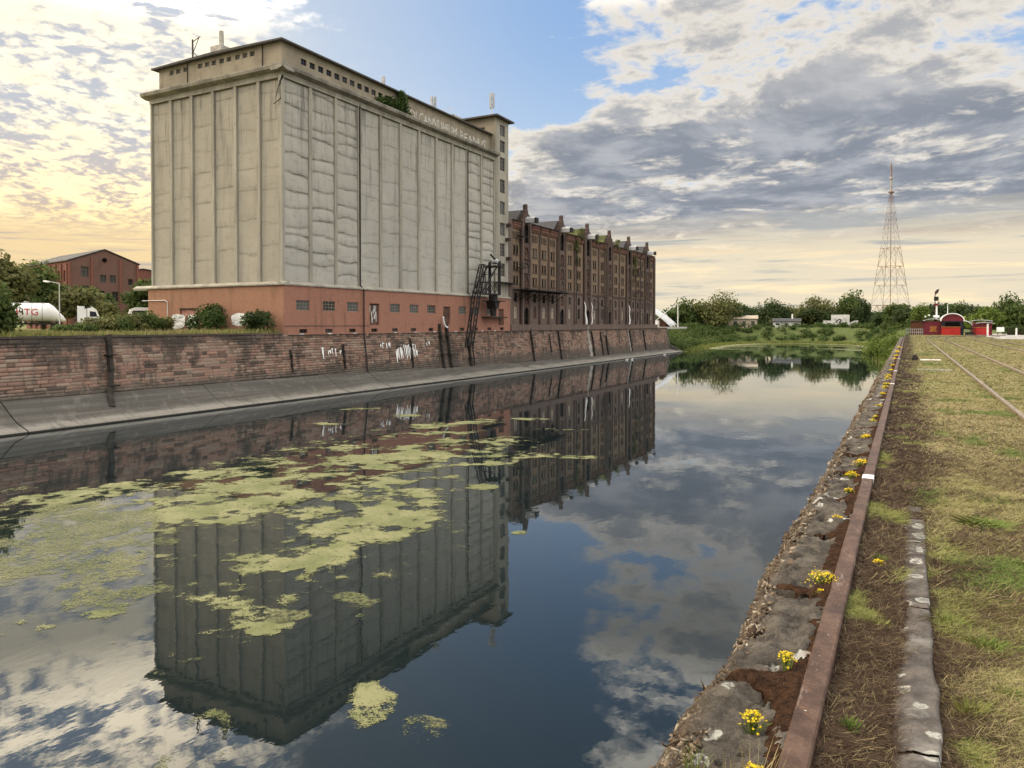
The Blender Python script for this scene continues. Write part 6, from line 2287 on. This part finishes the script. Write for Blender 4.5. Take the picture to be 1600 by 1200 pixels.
    track(curve([(2.45, -4), (2.45, 20), (2.45, 50), (2.45, 76), (2.6, 88), (3.2, 97), (4.6, 106), (7.4, 113.5), (11, 118)]), 'nearer railway track sunk in the grass, bending right before the kiosks')
    track(curve([(6.55, 20), (6.55, 60), (6.55, 80), (6.9, 92), (7.8, 102), (9.4, 110)]), 'farther railway track at the right, half buried in grass')

    # yellow stonecrop
    rngf = NR(44)
    def stonecrop(x, y, s, label, group='yellow flowering stonecrop along the steel edge', tall=.10):
        z = 6.0
        o = thing('flowering_stonecrop', (x, y, z), label, 'flower', group)
        n = int(150 * s / .09) if y < 12 else 50
        n = min(max(n, 40), 340)
        c = rngf.normal(size=(n, 3)) * np.array([s * .42, s * .42, s * .16])
        c[:, 2] = np.abs(c[:, 2]) * .6 + tall * (.55 + .25 * rngf.random(n)) - (c[:, 0] ** 2 + c[:, 1] ** 2) / s * .5
        q = max(.0060, .00085 * y)
        nrm = np.array([0, 0, 1]) + rngf.normal(size=(n, 3)) * .5
        nrm /= np.linalg.norm(nrm, axis=1)[:, None]
        tt = np.cross(nrm, rngf.normal(size=(n, 3))); tt /= np.linalg.norm(tt, axis=1)[:, None]
        bb = np.cross(nrm, tt)
        vs = []
        for k in range(5):          # five petals as thin triangles
            a0, a1, a2 = k * 1.2566 - .38, k * 1.2566, k * 1.2566 + .38
            r1 = q * .45
            vs += [c, c + (tt * math.cos(a0) + bb * math.sin(a0)) * r1 * 1.2, c + (tt * math.cos(a1) + bb * math.sin(a1)) * q * 1.25 + nrm * q * .2, c + (tt * math.cos(a2) + bb * math.sin(a2)) * r1 * 1.2]
        P = np.stack(vs, 1).reshape(-1, 3)
        inst('blossoms', np_mesh('blossoms', P, np.arange(len(P)).reshape(-1, 4), 'blossom'), o)
        m = MB()
        for k in range(min(n, 26)):
            p = Vector(c[k])
            m.tube([Vector((p.x * .35, p.y * .35, -.02)), Vector((p.x * .7, p.y * .7, p.z * .5)), p], [.0022 if y < 12 else .006] * 3, 4)
        m.build('stems', 'stonecrop_leaf', o, local=True)
        lob = [(0, 0, tall * .3, s * .45, s * .45, tall * .35)]
        inst('leaves', crown_mesh('leaves', rngf, lob, 110 if y < 12 else 40, max(.007, .0009 * y), 'leaf_olive', shell=.2), o)
    stonecrop(-.445, 4.88, .12, 'large dense yellow stonecrop cluster beside the steel edge, brightest of all', tall=.10)
    stonecrop(-.435, 4.66, .035, 'tiny yellow stonecrop just in front of the large cluster', tall=.06)
    stonecrop(-.475, 3.56, .042, 'upright thin yellow stonecrop on the brown moss patch', tall=.13)
    stonecrop(-.53, 3.02, .055, 'yellow stonecrop sprig on the nearest coping stone', tall=.08)
    stonecrop(-.47, 2.68, .05, 'yellow stonecrop at the bottom edge of the picture by the dry stalks', tall=.06)
    stonecrop(-.445, 9.15, .10, 'yellow stonecrop cluster just beyond the white paint mark', tall=.10)
    stonecrop(-.50, 8.45, .08, 'pale yellow stonecrop level with the white paint mark', tall=.08)
    stonecrop(-.49, 6.5, .06, 'small yellow stonecrop on lichen stone between paint mark and large cluster', tall=.07)
    stonecrop(-.48, 7.7, .05, 'faint yellow stonecrop just before the white paint mark', tall=.05)
    stonecrop(-.16, 5.45, .05, 'yellow green stonecrop growing right of the steel edge in litter', tall=.05)
    ys = [11.4, 13.2, 13.9, 15.8, 18.6, 20.6, 21.6, 24, 25.2, 28, 31.5, 37.4, 41, 47, 55]
    for i, yy in enumerate(ys):
        stonecrop(-.46 - .05 * rngf.random(), yy, (.07 + .0022 * yy) * (.6 + .7 * rngf.random()), 'small yellow stonecrop in the far row along the steel edge', 'far row of yellow stonecrop', tall=.06 + .0008 * yy)

    def tuft(x, y, n, h, spread, tint, w, label, name='grass_tuft'):
        o = thing(name, (x, y, 6.0), label, 'grass', 'tufts on the near quay')
        vs, ts = [], []
        for k in range(n):
            a = rngf.random() * 6.28
            l = h * (.5 + .6 * rngf.random())
            bx, by = rngf.normal() * spread * .25, rngf.normal() * spread * .25
            dx, dy = math.cos(a) * spread * rngf.random() * .9, math.sin(a) * spread * rngf.random() * .9
            px, py = -math.sin(a) * w, math.cos(a) * w
            vs += [(bx - px, by - py, -.01), (bx + px, by + py, -.01), (bx + dx * .62 + px * .8, by + dy * .62 + py * .8, l * .63), (bx + dx, by + dy, l)]
            ts.append(min(1, max(0, tint + rngf.normal() * .06)))
        inst('blades', np_mesh('blades', vs, np.arange(len(vs)).reshape(-1, 4), 'blade', attrs={'tint': ('FACE', ts)}), o)
        return o
    tuft(-.19, 3.18, 130, .055, .05, .97, .0018, 'dark green grass tuft in the litter right of the steel edge')
    tuft(-.13, 4.35, 120, .05, .08, .72, .0018, 'yellowish grass tuft between steel edge and kerb slab')
    tuft(-.15, 5.55, 100, .05, .07, .80, .002, 'fresh green tuft right of the steel edge further on')
    tuft(.20, 4.55, 150, .06, .09, .80, .002, 'olive grass tuft touching the kerb slab')
    tuft(.24, 3.55, 150, .06, .09, .72, .002, 'straw grass tuft right of the kerb slab near the bottom')
    tuft(.42, 3.75, 190, .06, .10, .93, .002, 'green grass tuft at the right edge near the bottom')
    tuft(.36, 4.3, 190, .06, .12, .88, .002, 'green grass patch at the right edge above the bottom one')
    tuft(.55, 6.9, 380, .06, .25, .92, .003, 'bright green grass patch in the dry turf at the right')
    tuft(-.46, 4.62, 70, .07, .05, .16, .0016, 'rust brown dead tuft below the large yellow cluster')
    o = tuft(-.44, 2.60, 16, .24, .12, .42, .0016, 'tall dry straw stalks beside the steel edge at the bottom', 'dry_stalks')
    tuft(-.66, 2.62, 26, .12, .07, .86, .0016, 'thin green grass blades on the nearest coping stone')
    tuft(-.50, 2.42, 30, .2, .1, .42, .0012, 'small dry straw tuft at the very bottom of the coping')
    # flat things in the turf
    o = MB().box(.50, 37.0, 6.0, 1.28, 37.35, 6.045).build('white_slab', 'white_paint')
    tag(o, 'flat white slab lying in the grass beside the track', 'slab')
    o = MB().box(.30, 29.2, 5.99, 1.35, 29.36, 6.04).build('concrete_strip', 'concrete_pale')
    tag(o, 'narrow pale concrete strip across the grass between edge and track', 'slab')
    m = MB()
    m.prism([(.16, 6.0), (.44, 6.0), (.42, 6.14), (.34, 6.24), (.22, 6.22)], 'y', 37.0, 37.5)
    tag(m.build('stump', 'timber_dark'), 'short dark mooring stump beside the steel edge', 'stump')
    # paved yard
    o = MB().box(8.6, 92, 5.8, 60, 140, 6.02).build('paved_yard', 'gravel')
    tag(o, kind='structure')

    # ---- kiosks
    Y = 124.0
    def kb(name, loc, label, cat='kiosk'):
        return thing(name, loc, label, cat)
    t = kb('brown_hut', (1.2, Y, 6), 'low rust brown plank hut at the left end of the kiosks', 'hut')
    for k in range(8):
        MB().box(.45 + k * .19, Y, 6.0, .45 + k * .19 + .18, Y + .06, 7.95).build('plank', 'brown_wood', t)
    MB().box(.4, Y + .07, 6.0, 2.0, Y + 3, 7.9).build('hut_body', 'brown_wood', t)
    MB().box(.3, Y - .2, 7.96, 2.1, Y + 3.1, 8.06).build('roof', 'iron_brown', t)
    m = MB()
    for k in range(9):
        m.beam((-.2 + k * .27, Y - 1.2, 6.0), (-.2 + k * .27, Y - 1.2, 6.85), .05)
    for z in (6.4, 6.85):
        m.beam((-.2, Y - 1.2, z), (1.95, Y - 1.2, z), .06)
    m.build('fence', 'grey_metal', t)
    t = kb('dark_hut', (3.2, Y, 6), 'dark kiosk with shallow curved roof and orange planks', 'kiosk')
    MB().box(2.05, Y, 6, 4.45, Y + 4, 8.0).build('hut_body', 'maroon_paint', t)
    m = MB()
    ar = [(2.0 + 2.5 * f, 8.0 + .28 * math.sin(math.pi * f)) for f in np.linspace(0, 1, 9)]
    m.prism(ar + [(x, z + .10) for x, z in reversed(ar)], 'y', Y - .3, Y + 4.1)
    m.build('roof', 'grey_metal', t)
    for k in range(5):
        MB().box(2.85 + .06 * (k % 2), Y - .06, 6.45 + k * .16, 3.75 - .06 * (k % 3), Y - .005, 6.45 + k * .16 + .13).build('plank', 'orange_wood', t)
    t = kb('arched_kiosk', (5.6, Y - 1, 6), 'red and dark kiosk with a round barrel roof', 'kiosk')
    ar = [(5.65 - 1.35 * math.cos(math.pi * f), 8.0 + 1.0 * math.sin(math.pi * f)) for f in np.linspace(0, 1, 15)]
    MB().prism(ar, 'y', Y - .9, Y + 3).build('arch_gable', 'maroon_paint', t)
    MB().box(4.35, Y - .88, 6.0, 6.95, Y + 3, 8.0).build('kiosk_body', 'dark_navy', t)
    ar2 = [(5.65 - 1.52 * math.cos(math.pi * f), 7.98 + 1.16 * math.sin(math.pi * f)) for f in np.linspace(0, 1, 15)]
    MB().prism(ar2 + [(x, z) for x, z in [(5.65 - 1.38 * math.cos(math.pi * f), 7.98 + 1.03 * math.sin(math.pi * f)) for f in np.linspace(1, 0, 15)]], 'y', Y - 1.15, Y + 3.1).build('barrel_roof', 'white_metal', t)
    MB().box(4.3, Y - 1.3, 6.0, 6.6, Y - .9, 7.12).build('counter', 'red_paint', t)
    MB().box(4.25, Y - 1.4, 7.122, 6.65, Y - .85, 7.2).build('counter_top', 'orange_wood', t)
    MB().box(4.75, Y - .925, 7.25, 6.55, Y - .885, 7.85).build('hatch', 'void_dark', t)
    t = kb('side_awning', (7.4, Y, 6), 'black awning frame with curved white edge right of the arched kiosk', 'awning')
    m = MB()
    for x in (7.0, 7.9, 8.4):
        m.beam((x, Y - .8, 6), (x, Y - .8, 7.6), .08)
    m.beam((6.9, Y - .8, 6.9), (8.4, Y - .8, 6.9), .3, .12)
    m.beam((7.2, Y - .8, 6.2), (8.3, Y - .8, 6.3), .3, .4)
    m.build('frame', 'iron_black', t)
    ar = [(6.95 + 1.1 * math.sin(f * 1.5), 8.0 - .75 * (1 - math.cos(f * 1.5))) for f in np.linspace(0, 1, 8)]
    MB().prism(ar + [(x, z + .11) for x, z in reversed(ar)], 'y', Y - 1.0, Y + 2).build('awning_edge', 'white_metal', t)
    t = kb('red_kiosk', (9.4, Y, 6), 'low red kiosk with double curved roof at the right', 'kiosk')
    MB().box(8.2, Y, 6.0, 10.5, Y + 3, 7.75).build('kiosk_body', 'maroon_paint', t)
    MB().box(8.15, Y - .25, 6.0, 10.2, Y - .005, 7.05).build('counter', 'red_paint', t)
    MB().box(8.1, Y - .32, 7.052, 10.25, Y - .002, 7.13).build('counter_top', 'orange_wood', t)
    for (x0, x1, z, yy) in ((8.0, 10.7, 7.95, 1.4), (8.5, 10.8, 7.6, -.4)):
        ar = [(x0 + (x1 - x0) * f, z + .16 * math.sin(math.pi * f)) for f in np.linspace(0, 1, 9)]
        MB().prism(ar + [(x, zz + .09) for x, zz in reversed(ar)], 'y', Y + yy, Y + yy + 1.6).build('roof', 'grey_metal', t)
    t = thing('railway_signal', (3.75, Y + 2, 6), 'tall old railway signal mast with lamps above the kiosks', 'signal')
    MB().cyl((3.75, Y + 2, 6), (3.75, Y + 2, 10.8), .14, .10, 8).build('white_pole', 'white_paint', t)
    MB().cyl((3.55, Y + 2.1, 6), (3.55, Y + 2.1, 12.0), .09, .06, 6).build('dark_pole', 'iron_brown', t)
    MB().box(3.4, Y + 1.8, 11.0, 4.0, Y + 2.2, 11.6).build('lamp_box', 'iron_black', t)
    MB().box(3.5, Y + 1.8, 10.3, 3.95, Y + 2.2, 10.6).build('lamp_box', 'maroon_paint', t)
    m = MB().prism([(3.6, 11.9), (3.95, 12.2), (4.1, 12.75), (3.7, 12.6), (3.45, 12.2)], 'y', Y + 1.95, Y + 2.03)
    m.build('signal_arm', 'iron_brown', t)
    m = MB()
    m.cyl((3.35, Y + 1.7, 8.65), (4.1, Y + 1.7, 8.65), .2, n=10)
    m.build('signal_disc', 'white_paint', t)
    o = thing('flag_pole', (5.2, Y + 3, 6), 'thin white pole behind the arched kiosk', 'pole')
    MB().cyl((5.2, Y + 3, 6), (5.2, Y + 3, 10.4), .06, .05, 6).build('pole', 'white_paint', o)
    MB().cyl((5.2, Y + 3, 10.4), (5.2, Y + 3, 10.5), .09, .09, 6).build('cap', 'galvanised', o)
    for i, (x, z, lab) in enumerate(((2.3, 8.55, 'lowest of the round white lamps above the brown hut'), (2.75, 8.75, 'highest of the round white lamps above the brown hut'), (3.4, 8.6, 'round white lamp above the dark kiosk'))):
        o = thing('globe_lamp', (x, Y + .5, 8.1), lab, 'lamp', 'globe lamps')
        MB().cyl((x, Y + .5, 8.0), (x, Y + .5, z), .03, n=5).build('stem', 'iron_black', o)
        m = MB()
        import bmesh
        bm = bmesh.new()
        bmesh.ops.create_icosphere(bm, subdivisions=2, radius=.13)
        m.add([v.co + Vector((x, Y + .5, z + .1)) for v in bm.verts], [tuple(v.index for v in f.verts) for f in bm.faces])
        bm.free()
        m.build('globe', 'white_paint', o, smooth=True)
    for i, (x, y, h, lab) in enumerate(((9.25, 115, 1.55, 'tall white post in front of the red kiosk'), (12.7, 118, 1.0, 'left of the two small white bollards on the paved yard'), (14.4, 118, 1.0, 'right of the two small white bollards on the paved yard'))):
        o = thing('bollard', (x, y, 6), lab, 'bollard', 'white posts by the yard')
        MB().cyl((x, y, 6), (x, y, 6 + h), .11, .10, 8).build('post', 'white_paint', o)
        MB().cyl((x, y, 6 + h), (x, y, 6.06 + h), .12, .04, 8).build('cap', 'galvanised', o)
    o = thing('sign_board', (11.3, 122, 6), 'small blank white sign board on legs beside the red kiosk', 'sign')
    MB().box(10.85, 122, 6.5, 11.75, 122.06, 7.15).build('board', 'white_metal', o)
    for x in (11.0, 11.6):
        MB().beam((x, 122.1, 6), (x, 122.1, 7.0), .06).build('leg', 'iron_black', o)
    o = thing('clipped_hedge', (20, 127, 6), 'clipped green hedge behind the paved yard at the right', 'hedge')
    lob = [(-7.6 + k * .9, 0, .75, .75, .8, .85) for k in range(24)]
    inst('foliage', crown_mesh('foliage', NR(61), lob, 5200, .13, 'leaf_mid'), o)
    MB().box(12.6, 126.7, 6, 34, 127.3, 7.0).build('stems', 'bark', o)
    shrub('conifer', (2.1, 130, 6), 'pale green young tree behind the brown hut', 3.0, 4.6, 1500, .16, 'leaf_bright', 64, 'tree', lumps=9)
    for i, (x, y, w, h, lab) in enumerate(((-4.0, 186, 7, 5.6, 'big bright willow bush on the right bank, leftmost'), (-1.2, 172, 7, 6.2, 'big bright willow bush on the right bank, middle'), (-6.8, 214, 7, 5.0, 'bright willow bush low on the right bank near the water'), (3.0, 160, 7, 5.4, 'big willow bush behind the brown hut on the right bank'))):
        shrub('willow_bush', (x, y, gz(x, y) - .2), lab, w, h, 2600, .24, 'leaf_bright' if i != 3 else 'leaf_mid', 440 + i, lumps=13)


# kerb slab stone: as the coping but darker, with larger lichen discs
def kerb_material():
    m, nt, b, p = material('kerb_stone', (.15, .13, .12), .92, .15)
    n1, n2, n3 = noise(p, 5, 6, .65), noise(p, 24, 6, .7), noise(p, 150, 4, .7)
    c = mix(nt, step(n1, .36, .64), (.052, .046, .042), (.125, .110, .098))
    c = mix(nt, step(n2, .54, .72) * .6, c, (.040, .034, .030))
    c = mix(nt, step(n3, .56, .74) * .5, c, (.28, .26, .23))
    wv = noise(p, 18, 3, .6, out=1)
    w1, w2, w3 = sep(wv)
    q0, q1, q2 = sep(p)
    pl = vec(nt, q0 + (w1 - .5) * .035, q1 + (w2 - .5) * .035, 0.0)
    vd = voro(pl, 8.5)
    vr = sep(voro(pl, 8.5, out='Color'))[0]
    spot = step(vd, .40, .34) * step(vr, .36, .42)
    ring = step(vd, .12, .34)
    c = mix(nt, spot * step(n2, .64, .44) * .75, c, mix(nt, ring, (.22, .22, .20), (.48, .48, .43)))
    c = mix(nt, step(noise(p, 2.3, 5, .65), .54, .66) * .45, c, (.30, .285, .26))
    put(nt, b.inputs['Base Color'], c)
    bump(nt, b, n2 + n3 * .5, .7, .01)


    m, nt, b, p = material('grit', (.2, .15, .1), .95, .1)
    put(nt, b.inputs['Base Color'], ramp(attr(nt, 'tint'), (0, (.045, .030, .022)), (.5, (.13, .095, .065)), (.85, (.24, .19, .135)), (1, (.42, .37, .30))))


kerb_material()
build_quay()

# ---------------------------------------------------------------- floating algae: x, y, half length away from / across the view, bearing, cover
ALGAE = [
    (-24.0, 24.0, 13.0, 9.5, 2.4, .40), (-27.0, 36.0, 9.0, 10.0, 2.2, .36), (-20.0, 15.0, 8.0, 5.0, 2.3, .34),
    (-25.7,15.3,6.26,3.87,2.603,0.95), (-31.0,17.5,2.66,2.84,2.628,0.80), (-20.6,14.0,3.13,1.71,2.544,0.85), (-25.7,21.5,4.95,3.08,2.445,1.10), (-25.5,24.5,3.38,2.61,2.377,1.00),
    (-29.4,25.3,1.75,2.18,2.430,0.90), (-32.1,25.2,1.21,1.61,2.475,0.90), (-26.6,32.1,3.09,3.17,2.264,1.10), (-24.6,34.7,2.85,2.18,2.189,1.00), (-22.1,27.5,2.78,2.09,2.248,1.10),
    (-18.5,26.0,2.74,2.45,2.189,1.15), (-17.8,21.4,2.40,2.23,2.264,1.20), (-18.0,18.6,1.90,2.47,2.337,1.15), (-17.9,16.6,0.83,1.19,2.392,1.00), (-17.1,24.2,1.38,2.15,2.185,1.10),
    (-23.8,18.2,2.59,1.41,2.489,1.00), (-20.9,16.2,1.01,0.83,2.482,0.80), (-17.6,13.9,0.42,0.74,2.475,0.90), (-14.1,13.3,0.53,0.67,2.385,0.85), (-15.0,12.8,0.25,0.95,2.438,0.80),
    (-13.3,15.6,1.12,0.95,2.277,0.62), (-14.2,14.1,0.52,0.66,2.361,0.60), (-20.8,34.5,1.29,1.46,2.112,0.95), (-18.3,39.0,1.47,2.78,2.009,1.00), (-20.4,37.6,1.04,2.21,2.069,0.90),
    (-20.2,31.1,1.39,1.59,2.146,0.90), (-29.5,49.1,1.68,3.21,2.112,0.95), (-30.9,45.9,1.73,2.38,2.163,0.95), (-27.9,36.6,1.42,2.35,2.223,1.00), (-26.2,40.3,1.18,2.48,2.146,0.90),
    (-17.4,30.1,0.82,0.96,2.095,0.90), (-28.2,42.7,1.04,3.73,2.155,0.85), (-9.3,11.6,1.13,0.60,2.248,0.85), (-7.8,11.3,0.64,0.61,2.176,0.65), (-10.1,13.2,0.43,0.45,2.223,0.70),
    (-11.6,9.6,0.76,0.50,2.453,0.55), (-11.0,8.8,0.46,0.73,2.467,0.58), (-12.2,23.9,0.41,0.65,2.043,0.85), (-17.6,9.7,0.23,0.61,2.640,0.70), (-18.7,12.0,0.44,0.87,2.571,0.75),
    (-14.4,11.2,0.17,0.39,2.482,0.70), (-33.6,33.0,0.72,1.24,2.365,0.90), (-38.9,43.7,1.13,1.72,2.297,0.90), (-33.1,42.6,0.81,1.47,2.231,0.90), (-23.3,41.9,0.78,2.07,2.078,0.85),
    (-21.7,48.6,0.80,1.83,1.991,0.80), (-26.5,52.9,0.79,1.53,2.034,0.80), (-25.8,28.1,1.43,1.91,2.313,0.85), (-18.2,28.1,1.02,1.44,2.146,0.80), (-21.4,22.6,1.69,1.55,2.329,0.90),
    (-31.4,22.6,2.13,2.09,2.517,0.90), (-32.4,19.9,1.98,2.26,2.591,0.85), (-26.4,18.2,2.08,1.72,2.538,0.90), (-22.8,12.9,1.31,1.14,2.628,0.70), (-36.2,50.1,0.86,1.32,2.197,0.80),
    (-42.9,51.7,1.00,2.27,2.264,0.80), (-35.9,19.4,0.47,0.88,2.646,0.70),
]


def build_algae():
    st = .13
    xs, ys = np.arange(-56, -1.2, st), np.arange(7, 68, st)
    X, Y = np.meshgrid(xs, ys)
    cov = np.zeros(X.shape)
    veil = np.zeros(X.shape)
    wx = (fbm(X * .35, Y * .35, 4, 31) - .5) * 3.2
    wy = (fbm(X * .35 + 40, Y * .35, 4, 32) - .5) * 3.2
    for (cx, cy, ra, rb, an, w) in ALGAE:
        s = min(1.0, max(ra, rb) / 3.0)
        dx, dy = X - cx + wx * s, Y - cy + wy * s
        u = dx * math.cos(an) + dy * math.sin(an)
        v = -dx * math.sin(an) + dy * math.cos(an)
        q = 1 - (u / ra) ** 2 - (v / rb) ** 2
        cov = np.maximum(cov, np.clip(q * 1.5, 0, 1) ** .7 * w)
        if .5 < w < .72 or (cx, cy) in ((-25.7, 15.3), (-20.6, 14.0)):
            veil = np.maximum(veil, np.clip(q * 2.5 + .4, 0, 1))
        elif w > 1:
            veil = np.minimum(veil, 1 - np.clip(q * 2, 0, 1))
    n = fbm(X * 1.0, Y * 1.0, 5, 41, .68)
    n2 = fbm(X * .26 + 5, Y * .26, 3, 43)
    g_ = np.minimum(cov * 3, 1)
    cov = cov * .61 + (n - .5) * 2.3 * g_ + (n2 - .5) * .7 * g_
    cov = np.where((X > -1.6) | (X < -53.2), 0, cov)
    keep = cov > .16
    cell = keep[:-1, :-1] | keep[1:, :-1] | keep[:-1, 1:] | keep[1:, 1:]
    idx = np.arange(X.size).reshape(X.shape)
    f = np.stack([idx[:-1, :-1], idx[:-1, 1:], idx[1:, 1:], idx[1:, :-1]], -1)[cell]
    used, inv = np.unique(f.ravel(), return_inverse=True)
    V = np.stack([X.ravel(), Y.ravel(), np.full(X.size, .012)], 1)[used]
    me = np_mesh('floating_algae', V, inv.reshape(-1, 4), 'algae', attrs={'cover': ('POINT', cov.ravel()[used]), 'veil': ('POINT', veil.ravel()[used])})
    tag(inst('floating_algae', me), 'pale green mats of floating algae on the still water', 'algae', kind='stuff')
    # thin scum along the far shore
    xs, ys = np.arange(-58, -4, .6), np.arange(225, 312, .6)
    X, Y = np.meshgrid(xs, ys)
    sd = -shore_dist(X, Y)
    n = fbm(X * .05, Y * .22, 4, 61)
    cov = np.where(sd > -.5, np.exp(-np.abs(sd - 2) / 5.0) * 1.1 + .9 * (n > .60) * np.exp(-np.maximum(sd, 0) / 22), 0)
    keep = cov > .2
    cell = keep[:-1, :-1] | keep[1:, 1:]
    idx = np.arange(X.size).reshape(X.shape)
    f = np.stack([idx[:-1, :-1], idx[:-1, 1:], idx[1:, 1:], idx[1:, :-1]], -1)[cell]
    used, inv = np.unique(f.ravel(), return_inverse=True)
    V = np.stack([X.ravel(), Y.ravel(), np.full(X.size, .012)], 1)[used]
    me = np_mesh('shore_scum', V, inv.reshape(-1, 4), 'algae', attrs={'cover': ('POINT', cov.ravel()[used])})
    tag(inst('shore_scum', me), 'pale algae scum along the far shore', 'algae', kind='stuff')


build_algae()
